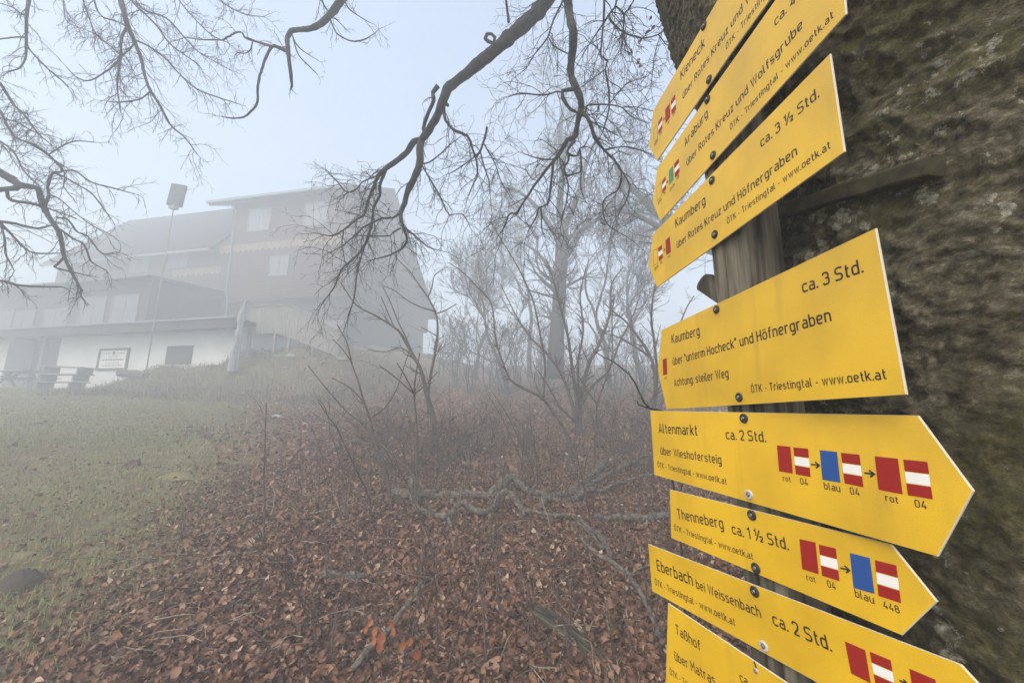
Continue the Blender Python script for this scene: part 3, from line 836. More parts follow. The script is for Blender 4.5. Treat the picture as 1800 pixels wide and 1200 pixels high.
s.text('rot', c1(1054, 1153), c1(1108, 1165)); s.text('04', c1(1174, 1178), c1(1224, 1188))
s.bolt(1308, 735); s.bolt(1317, 869, 'pale')
# 6
s = Sign('hiking_sign', 'yellow arrow pointing right reading Thenneberg with trail number 448', -16,
         [(1177, 860), (1566.7, 956.7), (1647, 1056.7), (1585.4, 1116), (1179.7, 944.7)])
s.text('Thenneberg', (1191.4, 910.8), (1273, 930)); s.text('ca. 1 ½ Std.', (1287.5, 937.5), (1387.5, 967))
s.text(OT, (1185.6, 931.5), (1324.8, 984))
s.quad([c3(785, 377), c3(858, 393), c3(873, 537), c3(798, 513)], 'red', 'trail_marker')
s.flag([c3(873, 402), c3(950, 420), c3(967, 568), c3(887, 543)])
s.quad([c3(1013, 440), c3(1104, 463), c3(1125, 625), c3(1030, 598)], 'blue', 'trail_marker')
s.flag([c3(1127, 472), c3(1224, 497), c3(1245, 667), c3(1143, 634)])
s.arrow(c3(970, 508), c3(1012, 518))
s.text('rot', c3(819, 563), c3(861, 577)); s.text('04', c3(913, 594), c3(953, 608)); s.text('blau', c3(1038, 638), c3(1126, 672)); s.text('448', c3(1166, 688), c3(1241, 716))
s.bolt(1322, 905); s.bolt(1329, 998)
# 7
s = Sign('hiking_sign', 'yellow arrow pointing right reading Eberbach bei Weissenbach', -17,
         [(1139, 955.6), (1689, 1168), (1745, 1228), (1790, 1330), (1720, 1368), (1438, 1200), (1146, 1038)])
s.text('Eberbach', (1155.6, 1002), (1219, 1029.5)); s.text('bei Weissenbach', (1224.5, 1033.4), (1339, 1086.5)); s.text('ca. 2 Std.', (1359.5, 1097.5), (1463.5, 1145.3))
s.text(OT, (1151.7, 1026.8), (1293.5, 1100.5))
s.quad([c3(990, 838), c3(1083, 880), c3(1108, 1029), c3(1019, 984)], 'red', 'trail_marker')
s.flag([c3(1103, 885), c3(1198, 925), c3(1223, 1080), c3(1130, 1037)])
s.quad([c3(1282, 962), c3(1400, 1012), c3(1428, 1180), c3(1308, 1124)], 'red', 'trail_marker')
s.arrow(c3(1237, 1015), c3(1277, 1033))
s.bolt(1327, 1039); s.bolt(1343, 1135, 'pale')
# 8
s = Sign('hiking_sign', 'lowest yellow arrow reading Taßhof, cut off by the bottom edge', -18,
         [(1174, 1059.4), (1384, 1200), (1560, 1322), (1600, 1430), (1500, 1460), (1168, 1270)])
def c8(x, y): return (1150 + x / 7.2, 1040 + y / 7.2)
s.text('Taßhof', c8(272, 520), c8(592, 750)); s.text('über Matras', c8(262, 860), c8(625, 1090), 'über Mat'); s.text(OT, c8(203, 1040), c8(300, 1110), 'ÖTK')
s.text('ca.', c8(1090, 1125), c8(1215, 1205))
s.bolt(1329.5, 1178, 'small')
mb = MB(); q = [s.uv(*c8(1255, 875)), s.uv(*c8(1272, 872)), s.uv(*c8(1302, 960)), s.uv(*c8(1290, 975))]
mb.add([s.p3(p, .00030) for p in q], [(0, 1, 2, 3)]); mb.build('slot', M['board_black'], s.root)

# the post itself: squared, weathered, with cracks; left face carries the signs
def post_mat():
    m = mat('weathered_post', (0.030, 0.025, 0.016), 0.9, (0.17, 0.15, 0.105), 55, 1.0, 120, stretch=(1, 1, .10))
    return m
M['post'] = post_mat()
pyaw = math.radians(-11)
pu = np.array([-math.sin(pyaw), -math.cos(pyaw), 0]); pn_ = np.array([math.cos(pyaw), -math.sin(pyaw), 0])   # pn_: away from the sign side
if pn_[0] < 0: pn_ = -pn_
pc = np.array([PX0, PY, 0]) + pn_ * (.012 + .046)
gz = ghf(pc[0], pc[1])
POST = thing('sign_post', (pc[0], pc[1], gz - .3), 'grey weathered square timber post carrying the yellow arrows', 'post')
POST.rotation_euler = (0, 0, math.atan2(pu[1], pu[0]))
mb = MB(); hz = 2.37 - gz + .3; nz = 90; hw_ = .046; cs = .006
sec = [(-hw_ + cs, -hw_), (-.012, -hw_), (-.008, -hw_ + .010), (-.004, -hw_), (.022, -hw_), (.024, -hw_ + .005), (.026, -hw_), (hw_ - cs, -hw_), (hw_, -hw_ + cs), (hw_, -.01), (hw_ - .006, -.006), (hw_, -.002), (hw_, hw_ - cs), (hw_ - cs, hw_), (-hw_ + cs, hw_), (-hw_, hw_ - cs), (-hw_, -hw_ + cs)]
k = len(sec); vs = []
for i in range(nz):
    z = hz * i / (nz - 1)
    for j, (a, b) in enumerate(sec):
        d = .0028 * mn.noise(Vector((a * 30, b * 30, z * 4))) + .0015 * mn.noise(Vector((a * 90, b * 90, z * 20)))
        wv = .004 * mn.noise(Vector((j * .0, 3.1, z * 1.5)))
        vs.append((a * (1 + d * 10) + wv, b * (1 + d * 10) , z))
fs = [(i * k + j, i * k + (j + 1) % k, (i + 1) * k + (j + 1) % k, (i + 1) * k + j) for i in range(nz - 1) for j in range(k)]
fs += [tuple((nz - 1) * k + j for j in range(k))]
mb.add(vs, fs); mb.build('timber', M['post'], POST)
# peg sticking out of the post's far side between the third and fourth arrow
pg_ = MB()
pa = at(1290, 528, .79); pb = at(1240, 497, .845)
Lm = POST.location; ca_, sa_ = math.cos(-POST.rotation_euler.z), math.sin(-POST.rotation_euler.z)
def tolocal(p):
    x, y = p[0] - Lm[0], p[1] - Lm[1]
    return np.array([x * ca_ - y * sa_, x * sa_ + y * ca_, p[2] - Lm[2]])
A_, B_ = tolocal(pa), tolocal(pb); d = (B_ - A_) / np.linalg.norm(B_ - A_)
e1 = np.cross(d, [0, 0, 1]); e1 /= np.linalg.norm(e1); e2 = np.cross(e1, d)
oc = [(-.014, -.021), (.010, -.025), (.017, -.014), (.017, .016), (.006, .024), (-.012, .022), (-.018, .008), (-.018, -.01)]
vs = [A_ + e1 * a + e2 * b for a, b in oc] + [B_ + e1 * a * .95 + e2 * b * .95 for a, b in oc] + [B_ + d * .008 + e1 * a * .7 + e2 * b * .72 for a, b in oc]
k = 8; fs = [(i * k + j, i * k + (j + 1) % k, (i + 1) * k + (j + 1) % k, (i + 1) * k + j) for i in range(2) for j in range(k)] + [tuple(16 + j for j in range(8)), tuple(range(7, -1, -1))]
pg_.add(vs, fs); pg_.build('peg', M['post'], POST)

# ================================================================== THE BIG BEECH BEHIND THE POST
def bark_mat():
    m = bpy.data.materials.new('beech_bark'); m.use_nodes = True
    nt, n, b = nodes_of(m); b.inputs['Roughness'].default_value = 0.86; b.inputs['Specular IOR Level'].default_value = 0.3
    co = n.new('ShaderNodeTexCoord'); obj = co.outputs['Object']
    def mapped(sc):
        mp = n.new('ShaderNodeMapping'); mp.inputs['Scale'].default_value = sc; nt.links.new(obj, mp.inputs[0]); return mp.outputs[0]
    def noise(src, s, d=7, rgh=.6, dist=0):
        t = n.new('ShaderNodeTexNoise'); t.inputs['Scale'].default_value = s; t.inputs['Detail'].default_value = d; t.inputs['Roughness'].default_value = rgh; t.inputs['Distortion'].default_value = dist
        nt.links.new(src, t.inputs['Vector']); return t.outputs['Fac']
    def ramp(src, stops):
        r = n.new('ShaderNodeValToRGB')
        while len(r.color_ramp.elements) < len(stops): r.color_ramp.elements.new(.5)
        for e, (p, c) in zip(r.color_ramp.elements, stops): e.position = p; e.color = (*(c if isinstance(c, tuple) else (c, c, c)), 1)
        nt.links.new(src, r.inputs['Fac']); return r.outputs['Color']
    def mix(f, a, bb):
        x = n.new('ShaderNodeMix'); x.data_type = 'RGBA'
        nt.links.new(f, x.inputs[0]); nt.links.new(a, x.inputs[6]); nt.links.new(bb, x.inputs[7]); return x.outputs[2]
    def math_(op, a, bb):
        q = n.new('ShaderNodeMath'); q.operation = op
        for i, val in enumerate((a, bb)):
            if isinstance(val, (int, float)): q.inputs[i].default_value = val
            else: nt.links.new(val, q.inputs[i])
        return q.outputs[0]
    base = ramp(noise(mapped((1, 1, 1.4)), 46, 10, .80, .2), [(.37, (.014, .011, .006)), (.45, (.050, .042, .024)), (.53, (.092, .080, .050)), (.60, (.165, .150, .105)), (.68, (.28, .26, .20))])
    moss = ramp(noise(obj, 80, 8, .8), [(.38, (.018, .018, .005)), (.50, (.066, .064, .018)), (.62, (.14, .13, .042))])
    col = mix(ramp(noise(mapped((1, 1, 1.2)), 3.1, 8, .66), [(.46, 0), (.60, .70)]), base, moss)
    at_ = n.new('ShaderNodeAttribute'); at_.attribute_name = 'lichen'
    fine = noise(obj, 75, 8, .8)
    lf = ramp(math_('ADD', at_.outputs['Fac'], math_('MULTIPLY', math_('SUBTRACT', fine, .5), 3.2)), [(.48, 0), (.60, .85)])
    lcol = ramp(noise(obj, 95, 6, .8), [(.36, (.11, .105, .075)), (.50, (.25, .245, .195)), (.64, (.42, .41, .34))])
    col = mix(lf, col, lcol)
    nt.links.new(col, b.inputs['Base Color'])
    h = math_('ADD', math_('MULTIPLY', noise(mapped((1, 1, 1.5)), 60, 9, .72, .4), 1.0), math_('MULTIPLY', noise(obj, 190, 5, .75), .45))
    bp = n.new('ShaderNodeBump'); bp.inputs['Strength'].default_value = 1.0; bp.inputs['Distance'].default_value = .005
    nt.links.new(h, bp.inputs['Height']); nt.links.new(bp.outputs['Normal'], b.inputs['Normal'])
    return m
M['bark'] = bark_mat()

TC, TR = np.array([1.165, .68]), .605          # trunk axis on the ground plane and radius at breast height
def trunk_axis(z):
    return np.array([TC[0] - .38 * (1 - math.exp(-max(0, z - 2.15))), TC[1] + .05 * max(0, z - 2.2)])
def trunk_rad(z, a):
    r = TR * (1 + .30 * math.exp(-max(0, z) / .45)) * (1.0 - .028 * max(0, z - 1.0))
    return r
BEECH = thing('beech_tree', (TC[0], TC[1], ghf(*TC) - .4), 'huge old beech with lichen covered trunk beside the yellow arrows', 'tree')
bz0 = BEECH.location.z
def ridged(x, y, o=4):
    s = 0; a_ = .5
    for k in range(o):
        v = 1 - np.abs(2 * vnoise(x + 31.7 * k, y + 11.3 * k) - 1); s = s + a_ * v * v; x = x * 2.1; y = y * 2.1; a_ *= .5
    return s
def make_trunk():
    zz = np.concatenate([np.linspace(0, .7, 30), np.linspace(.7, 4.0, 860)[1:], np.linspace(4.0, 11, 60)[1:]])
    # fine where the trunk can be seen close up, coarse behind
    ang = np.radians(np.concatenate([np.linspace(125, 285, 520, endpoint=False), np.linspace(285, 485, 70, endpoint=False)]))
    na, nz = len(ang), len(zz)
    V = np.empty((nz, na, 3))
    for i, z in enumerate(zz):
        wz = z + bz0
        ax = trunk_axis(wz)
        r = trunk_rad(wz - ghf(*TC), 0)
        V[i, :, 0] = ax[0] + r * np.cos(ang) - TC[0]; V[i, :, 1] = ax[1] + r * np.sin(ang) - TC[1]; V[i, :, 2] = z
    A2, Z2 = np.meshgrid(ang, zz + bz0)
    cx = np.cos(A2); sx = np.sin(A2)
    w_ = ss((np.abs(((np.degrees(A2) - 25 + 180) % 360) - 180)) / 25)   # fade fine relief at the seam behind
    S = A2 * TR
    warp = .25 * fbm(S * 2.3, Z2 * 2.3 + 9, 3)
    d = .05 * fbm(cx * 1.6 + 7, sx * 1.6 + Z2 * .8, 3) + .035 * fbm(cx * 3.2 + Z2 * 1.1, sx * 3.2 - Z2 * 1.7 + 4, 4)
    coarse = ridged(S * 4 + warp, Z2 * 9 + warp * 3 + .8 * S, 3)          # wrinkles running round the trunk
    patch = ss((fbm(S * 2.2 + 3, Z2 * 2.2, 3) + .22) / .35)
    d += w_ * (.022 * (coarse - .5) * (.4 + .9 * patch) + .017 * (ridged(S * 19 + warp * 4, Z2 * 24 + S * 3, 4) - .5) * (.5 + .8 * patch) + .014 * fbm(S * 55, Z2 * 62, 4))
    # lichen cushions: many sizes, ragged, in loose drifts
    big = fbm(S * 1.7 + 20, Z2 * 1.5 + 3, 3)
    f1 = fbm(S * 15 + 2 * warp, Z2 * 15, 5); f2 = fbm(S * 33 + 70, Z2 * 33 + 2 * warp, 4)
    li = np.clip(.9 * ss((f1 + .7 * big - .16) / .26) + .8 * ss((f2 + .7 * big - .12) / .22), 0, 1) * .78
    d += w_ * .003 * li
    # broken scar where the brace meets the trunk
    V[..., 0] += d * cx; V[..., 1] += d * sx
    Vf = V.reshape(-1, 3)
    i = np.arange(nz - 1); j = np.arange(na)
    ii, jj = np.meshgrid(i, j, indexing='ij'); a = (ii * na + jj).ravel(); b = (ii * na + (jj + 1) % na).ravel()
    F = np.stack([a, b, b + na, a + na], -1)
    o = big_mesh('trunk', Vf, F, M['bark'], BEECH, smooth=True)
    at_ = o.data.attributes.new('lichen', 'FLOAT', 'POINT'); at_.data.foreach_set('value', li.astype(np.float32).ravel())
    return o
make_trunk()
# scar with broken bark where the brace ends, and the brace between post and trunk
def brace():
    p = at(1372, 374, .715); q = at(1648, 292, .470)
    o = thing('timber_brace', tuple(p), 'mossy dark timber brace running from the post to the beech trunk', 'brace')
    mb = MB(); n = 14; vs = []
    d = (q - p); L = np.linalg.norm(d); d /= L
    e1 = np.cross(d, [0, 0, 1.]); e1 /= np.linalg.norm(e1); e2 = np.cross(e1, d)
    for i in range(n):
        c = d * (L * i / (n - 1))
        for a, b in ((-.012, -.013), (.012, -.013), (.014, -.010), (.014, .011), (.010, .015), (-.010, .015), (-.014, .011), (-.014, -.010)):
            jx = .003 * mn.noise(Vector((i * .6, a * 80, b * 80)))
            vs.append(c + e1 * (a + jx) + e2 * (b + jx))
    k = 8
    fs = [(i * k + j, i * k + (j + 1) % k, (i + 1) * k + (j + 1) % k, (i + 1) * k + j) for i in range(n - 1) for j in range(k)] + [tuple(range(7, -1, -1)), tuple((n - 1) * k + j for j in range(8))]
    mb.add(vs, fs); mb.build('bar', mat('mossy_timber', (.022, .019, .010), .95, (.062, .055, .026), 45, 1, 110), o)
brace()
#@@PART3
def tint_mat(name, st):
    m = bpy.data.materials.new(name); m.use_nodes = True
    nt, n, b = nodes_of(m); b.inputs['Roughness'].default_value = .7; b.inputs['Specular IOR Level'].default_value = .25
    a = n.new('ShaderNodeAttribute'); a.attribute_name = 'tint'; r = n.new('ShaderNodeValToRGB')
    while len(r.color_ramp.elements) < len(st): r.color_ramp.elements.new(.5)
    for e, (p, c) in zip(r.color_ramp.elements, st): e.position = p; e.color = (*c, 1)
    nt.links.new(a.outputs['Fac'], r.inputs['Fac']); nt.links.new(r.outputs['Color'], b.inputs['Base Color'])
    return m
# ================================================================== BRANCHES AND TWIGS
R = np.random.RandomState(11)
def unit(v): return v / (np.linalg.norm(v) + 1e-12)
def smooth_path(P, Rr, step):
    """Catmull-Rom through the points, resampled about every `step` metres"""
    P = np.asarray(P, float); Rr = np.asarray(Rr, float)
    if len(P) < 3:
        n = max(2, int(np.linalg.norm(P[-1] - P[0]) / step) + 1); t = np.linspace(0, 1, n)[:, None]
        return P[0] * (1 - t) + P[-1] * t, np.interp(t[:, 0], [0, 1], [Rr[0], Rr[-1]])
    Q = [P[0]]; q = [Rr[0]]
    E = np.vstack([2 * P[0] - P[1], P, 2 * P[-1] - P[-2]])
    for i in range(len(P) - 1):
        p0, p1, p2, p3 = E[i], E[i + 1], E[i + 2], E[i + 3]
        n = max(1, int(np.linalg.norm(p2 - p1) / step))
        for k in range(1, n + 1):
            t = k / n
            c = .5 * ((2 * p1) + (-p0 + p2) * t + (2 * p0 - 5 * p1 + 4 * p2 - p3) * t * t + (-p0 + 3 * p1 - 3 * p2 + p3) * t ** 3)
            Q.append(c); q.append(Rr[i] * (1 - t) + Rr[i + 1] * t)
    return np.array(Q), np.array(q)

def twig(mb, p, d, L, r, lev, grav=-.15, wob=.25, k=3, kids=1.0, rmin=.0013, ang=(.5, 1.0), seg=None):
    """a thin zigzag shoot with side shoots"""
    n = seg or max(3, int(L / .07) + 2); n = min(n, 11); s = L / (n - 1)
    P = [p]; d = unit(d)
    for i in range(n - 1):
        d = unit(d + R.normal(0, wob, 3) + np.array([0, 0, grav]))
        P.append(P[-1] + d * s)
    P = np.array(P); rr = np.maximum(np.linspace(r, r * .45, n), rmin)
    mb.tube(P, rr, k)
    if lev <= 0: return
    m = max(1, int(kids * (2.2 + L * 5.0)))
    side = R.choice([-1, 1])
    for j in range(m):
        i = int(np.clip(1 + (n - 1.6) * (j + R.rand() * .9) / m, 1, n - 1))
        t = unit(P[i] - P[i - 1]); ax = unit(np.cross(t, R.normal(0, 1, 3)) * .55 + side * unit(np.cross(t, np.array([0.3, .9, .1]))))
        side = -side
        a = R.uniform(*ang); dd = t * math.cos(a) + ax * math.sin(a)
        twig(mb, P[i], dd, L * R.uniform(.30, .62) * (1 - .35 * i / n), rr[i] * .72, lev - 1, grav * .7, wob * .9, 3, kids * .85, rmin, ang)

def traced(mb, pts, Y0, Y1, sub=1.0, lev=2, tl=(.25, .6), scale=1.0, k=None, start=0.0, grav=-.12, jit=.10):
    """branch measured on the photograph as (px, py, radius in px), set at its own depth Y0..Y1, given sprouting twigs"""
    n = len(pts); r0 = 2.0; W3 = []; RR = []
    ph = R.uniform(0, 6)
    for i, q in enumerate(pts):
        t = i / max(1, n - 1); Y = Y0 + (Y1 - Y0) * t + (jit * math.sin(ph + i * 1.3) if 0 < i else 0)
        if len(q) > 2: r0 = q[2]
        elif i: r0 = max(.9, r0 * .93)
        W3.append(at(q[0], q[1], Y)); RR.append(r0 * (.80 if r0 < 4 else .88) * Y / 640.0 * scale)
    P, rr = smooth_path(W3, RR, .05)
    mx = float(max(rr))
    bumps = np.array([.14 * mn.noise(Vector((p[0] * 9, p[1] * 9, p[2] * 9))) + .12 * mn.noise(Vector((p[0] * 26, p[1] * 26, p[2] * 26))) + (.22 if R.rand() < .05 else 0) for p in P])
    if mx > .012: P = P + np.array([[.006 * mn.noise(Vector((p[0] * 14 + k_ * 9, p[1] * 14, p[2] * 14))) for k_ in range(3)] for p in P])
    mb.tube(P, rr * (1 + bumps), k or (10 if mx > .03 else 6 if mx > .012 else 4))
    if sub > 0:
        L = np.sum(np.linalg.norm(np.diff(P, axis=0), axis=1))
        m = int(L * 9.5 * sub)
        for j in range(m):
            i = int(len(P) * (start + (1 - start) * (j + R.rand()) / m)); i = min(max(i, 1), len(P) - 1)
            if rr[i] > .030 and R.rand() < .8: continue
            t = unit(P[i] - P[i - 1]); ax = unit(np.cross(t, R.normal(0, 1, 3)))
            a = R.uniform(.5, 1.15); dd = t * math.cos(a) + ax * math.sin(a)
            twig(mb, P[i], dd, R.uniform(*tl), min(rr[i] * .55, .0055), lev, grav, .22)
        twig(mb, P[-1], P[-1] - P[-2], R.uniform(*tl), rr[-1] * .8, lev, grav, .2)
    return P, rr

def linkup(mb, a, b, ra, rb, bow=(0, 0, .5)):
    """the part of a limb above the picture, from the trunk to where the limb comes into view"""
    a = np.array(a); b = np.array(b); P = []
    for t in np.linspace(0, 1, 14): P.append(a * (1 - t) + b * t + np.array(bow) * math.sin(math.pi * t))
    mb.tube(P, np.linspace(ra, rb, 14), 10)

def beech_limb(name, lines, link=None, tw=None, par=BEECH):
    mb = MB(); tmb = MB()
    for i, (pts, Y0, Y1, kw) in enumerate(lines):
        P, rr = traced_two(mb, tmb, pts, Y0, Y1, kw)
        if i == 0 and link is not None: linkup(mb, link, P[0], max(rr[0] * 1.6, .06), rr[0])
    o = mb.build(name, M['limb'], None, smooth=True)
    t = tmb.build('crown', M['twig'], o)
    o.parent = par; o.location = -par.location
    return o
def traced_two(mb, tmb, pts, Y0, Y1, kw):
    class Sw:                                   # heavy wood goes to the limb, thin shoots to its twigs
        def tube(s, P, Rr, k=5, mi=0):
            (mb if (np.max(Rr) > .0075) else tmb).tube(P, Rr, k, mi)
    return traced(Sw(), pts, Y0, Y1, **kw)

top = lambda z: np.array([*trunk_axis(z), z])
A_ = [
 ([(975, -25, 18), (945, 20, 16.5), (900, 62, 14.5), (862, 95, 13.2), (845, 108, 13.4), (820, 130, 11), (790, 152, 10.8), (783, 165, 10), (770, 200, 8.5), (755, 228, 8), (742, 245, 8), (738, 262, 8), (738, 285, 8), (727, 315, 6.5), (717, 335, 6), (711, 357, 5.5), (704, 376, 4), (708, 397, 3.2), (714, 415, 3), (715, 425, 2.6), (705, 438, 2.3), (686, 448, 1.8), (663, 455, 1.2)], 3.1, 3.9, dict(sub=.55, start=.4, lev=2)),
 ([(742, 245, 6), (727, 250, 6.5), (715, 268, 6), (700, 281, 5.5), (677, 297, 5), (665, 310, 4), (655, 333, 3.4), (646, 357, 3), (639, 379, 2.8), (628, 384, 2.4), (604, 404, 2), (583, 414, 1.6), (560, 411, 1.1)], 3.55, 4.2, dict(sub=1.1, start=.3)),
 ([(677, 299, 4), (668, 325, 3.5), (667, 345, 3.2), (657, 364, 3), (654, 392, 3), (648, 412, 2.9), (642, 429, 2.8), (630, 447, 2.4), (611, 463, 2.1), (598, 478, 1.9), (588, 504, 1.7), (565, 536, 1)], 3.7, 4.3, dict(sub=.8)),
 ([(641, 430, 2.2), (634, 455, 1.9), (628, 478, 1.8), (622, 525, 1.6), (611, 557, .9)], 4.0, 4.2, dict(sub=.5)),
 ([(672, 304, 2.5), (653, 313, 2.1), (637, 320), (623, 336), (607, 336), (595, 322), (574, 299, .9)], 3.7, 4.1, dict(sub=1.3)),
 ([(702, 376, 2.6), (690, 383, 2.4), (672, 383, 2.2), (658, 390, 2), (639, 399), (625, 414), (606, 428, 1)], 3.8, 3.9, dict(sub=1.1)),
 ([(704, 401, 2), (692, 408), (686, 414), (663, 415), (625, 414, .9)], 3.85, 4.1, dict(sub=1.1)),
 ([(709, 399, 2.3), (728, 413, 2), (753, 434, 1.7), (777, 441, .9)], 3.85, 3.7, dict(sub=1.0, tl=(.15, .35))),
 ([(740, 287, 2.3), (750, 305, 2), (765, 330, 1.9), (776, 350), (784, 370), (790, 378), (812, 376), (825, 395, .9)], 3.7, 3.6, dict(sub=1.0)),
 ([(741, 288, 2.2), (755, 285, 1.8), (775, 270), (790, 255), (810, 240, .9)], 3.7, 3.9, dict(sub=1.2, tl=(.2, .45))),
 ([(780, 178, 4.4), (780, 192, 4), (784, 212, 3.6), (800, 230, 3.2), (822, 239, 3), (830, 260, 2.7), (837, 280, 2.3), (839, 307, 2), (832, 325, 1.6), (822, 347, 1)], 3.4, 3.4, dict(sub=.9)),
 ([(856, 224, 3.2), (850, 250, 2.8), (843, 267, 2.4), (836, 276, 2.2)], 3.35, 3.42, dict(sub=0)),
 ([(844, 265, 2), (850, 290, 1.9), (860, 320, 1.6), (862, 350, .9)], 3.42, 3.2, dict(sub=1.3)),
 ([(850, 252, 1.8), (870, 287, 1.6), (880, 317), (897, 347, .9)], 3.42, 3.6, dict(sub=1.3)),
 ([(842, 268, 1.8), (826, 282), (800, 300), (790, 305, .9)], 3.42, 3.7, dict(sub=1.3)),
 ([(770, 151, 6), (761, 163, 5), (762, 177, 4.6), (750, 205, 4.2), (744, 228, 4)], 3.36, 3.5, dict(sub=.25, tl=(.2, .4))),
 ([(870, 78, 3), (858, 73, 4), (853, 68, 4), (856, 60, 4), (864, 60, 3.6), (871, 66, 3.2), (868, 72, 3)], 3.3, 3.3, dict(sub=0, jit=0)),
 ([(894, 38, 4), (892, 20, 3.4), (889, -6, 3)], 3.2, 3.0, dict(sub=0)),
 ([(788, 186, 3.6), (784, 181, 3.6), (776, 176, 3.4)], 3.36, 3.40, dict(sub=0, jit=0)),
]
beech_limb('limb', A_, link=top(6.2))
B_l = [
 ([(998, -25, 10.5), (999, 5, 10), (1002, 33, 9.6), (1008, 55, 9.4), (1007, 83, 9), (1004, 108, 8.4), (1004, 133, 8), (1012, 153, 8), (1020, 175, 7), (1021, 193, 6.6), (1015, 215, 6), (1012, 238, 5.6), (1004, 244, 5), (997, 246, 4.8), (989, 260, 4.4), (979, 276, 4), (963, 295, 3.4), (941, 324, 3), (920, 356, 2.5), (907, 375, 2.3), (896, 376, 2.2), (883, 407, 1.4)], 2.7, 3.7, dict(sub=.75, start=.35)),
 ([(973, 284, 2.9), (968, 327, 2.6), (963, 358, 2.4), (947, 365, 2.1), (944, 378, 2), (928, 407, 1.1)], 3.3, 3.6, dict(sub=.9)),
 ([(951, 366, 2), (952, 380, 1.8), (952, 400), (957, 415, .9)], 3.5, 3.4, dict(sub=1.2)),
 ([(1021, 193, 4), (1029, 202, 4), (1037, 215, 4), (1045, 241, 3.8), (1061, 263, 3.2), (1080, 281, 2.8), (1092, 302, 2.3), (1091, 321, 2), (1085, 335, 1.9), (1064, 348), (1060, 367), (1067, 393), (1088, 409, .9)], 3.0, 3.1, dict(sub=.9)),
 ([(1093, 300, 1.9), (1106, 325, 1.6), (1102, 350), (1085, 380, .9)], 3.05, 3.3, dict(sub=1.2)),
 ([(1014, 156, 4.4), (1000, 158, 4.4), (988, 160, 4.6), (990, 172, 4.4), (996, 183, 4), (1003, 193, 3.6), (1012, 196, 3.6)], 2.95, 3.0, dict(sub=.2, jit=0)),
 ([(1010, 248, 3.6), (1003, 256, 3.2), (997, 268, 3), (1007, 274, 2.6), (1016, 273, 2.3), (1018, 265, 1.9)], 3.15, 3.05, dict(sub=.3)),
 ([(999, 270, 2.8), (999, 282, 2.6), (991, 297, 2.4), (995, 309, 2.3), (1008, 306, 2.1), (1020, 303, 1.8), (1021, 280, 1.2)], 3.1, 3.0, dict(sub=.5)),
 ([(995, 309, 1.9), (999, 325, 1.7), (996, 353), (990, 375), (985, 400, .9)], 3.1, 3.3, dict(sub=1.0)),
 ([(986, 162, 2.2), (979, 161, 2), (963, 166), (947, 167), (915, 164), (896, 169, .9)], 2.97, 3.2, dict(sub=1.4)),
 ([(990, 265, 2), (972, 280, 1.8), (945, 278), (920, 270, .9)], 3.1, 3.4, dict(sub=1.2)),
 ([(1028, 202, 2.2), (1032, 186, 2), (1048, 184), (1069, 184, 1.9), (1093, 189), (1109, 204), (1136, 216, .9)], 3.0, 2.8, dict(sub=1.0)),
 ([(1093, 189, 1.5), (1115, 188), (1150, 196, .9)], 2.85, 2.7, dict(sub=.8)),
 ([(993, -10, 3), (987, 7, 2.6), (972, 38, 2.3), (962, 67, 2.1), (940, 95, 1.5)], 2.85, 3.2, dict(sub=1.6)),
 ([(964, 66, 1.9), (973, 80, 1.8), (985, 88), (999, 95, 1.2)], 2.95, 2.9, dict(sub=1.1)),
 ([(985, -20, 2.4), (962, 3, 2), (940, 17, 1.7), (915, 35, .9)], 2.9, 3.2, dict(sub=1.6)),
 ([(1020, 262, 1.8), (1022, 290, 1.5), (1021, 330), (1030, 355, .9)], 3.1, 3.3, dict(sub=1.2)),
 ([(1062, 265, 1.8), (1090, 258, 1.5), (1120, 262), (1150, 275, .9)], 3.0, 2.9, dict(sub=1.1)),
]
beech_limb('limb', B_l, link=top(5.9))
C_l = [
 ([(1062, -20, 3), (1062, 15, 2.8), (1061, 38, 2.7), (1058, 67, 2.4), (1057, 99, 2.3), (1068, 107, 2.2), (1064, 122, 2.2), (1070, 155, 2.1), (1071, 183, 2), (1067, 207, 1.8), (1059, 233, 1.3)], 2.4, 2.5, dict(sub=.8)),
 ([(1086, -20, 2.8), (1082, 10, 2.5), (1073, 22, 2.3), (1060, 42, 2), (1040, 72, 1.7), (1023, 98, 1.1)], 2.4, 2.6, dict(sub=1.1)),
 ([(1082, 11, 2.4), (1093, 20, 2.3), (1097, 33, 2.2), (1095, 58, 2), (1094, 80, 1.4)], 2.4, 2.5, dict(sub=1.4, grav=-.3)),
 ([(1122, -20, 2.3), (1112, 5, 2), (1097, 27, 1.8)], 2.3, 2.42, dict(sub=.8)),
 ([(1072, 24, 2.4), (1072, 35, 2.4), (1082, 46, 2.3), (1090, 53, 2.3), (1107, 62, 2), (1132, 67, 1.9), (1157, 61, 1.7), (1173, 48, 1.4), (1186, 40, 1)], 2.42, 2.1, dict(sub=.9, tl=(.15, .4))),
 ([(1157, 61, 1.5), (1166, 72, 1.4), (1173, 79, 1.3), (1192, 74, 1)], 2.2, 2.1, dict(sub=1.2, tl=(.12, .3))),
 ([(1160, 64, 1.2), (1152, 90, 1.1), (1148, 120), (1144, 152, .8)], 2.2, 2.25, dict(sub=1.0, tl=(.1, .25), grav=-.3)),
 ([(1095, 60, 1.2), (1104, 90, 1.2), (1118, 105, 1), (1127, 115, .8)], 2.4, 2.3, dict(sub=.5, tl=(.08, .2))),
 ([(1064, 122, 1.6), (1040, 140, 1.5), (1024, 152, 1.1)], 2.45, 2.8, dict(sub=1.0, tl=(.15, .35))),
 ([(1071, 183, 1.5), (1085, 165, 1.3), (1100, 148), (1120, 140, .8)], 2.5, 2.4, dict(sub=1.8, tl=(.15, .4), grav=.05)),
]
oc_ = beech_limb('limb', C_l, link=top(5.3))
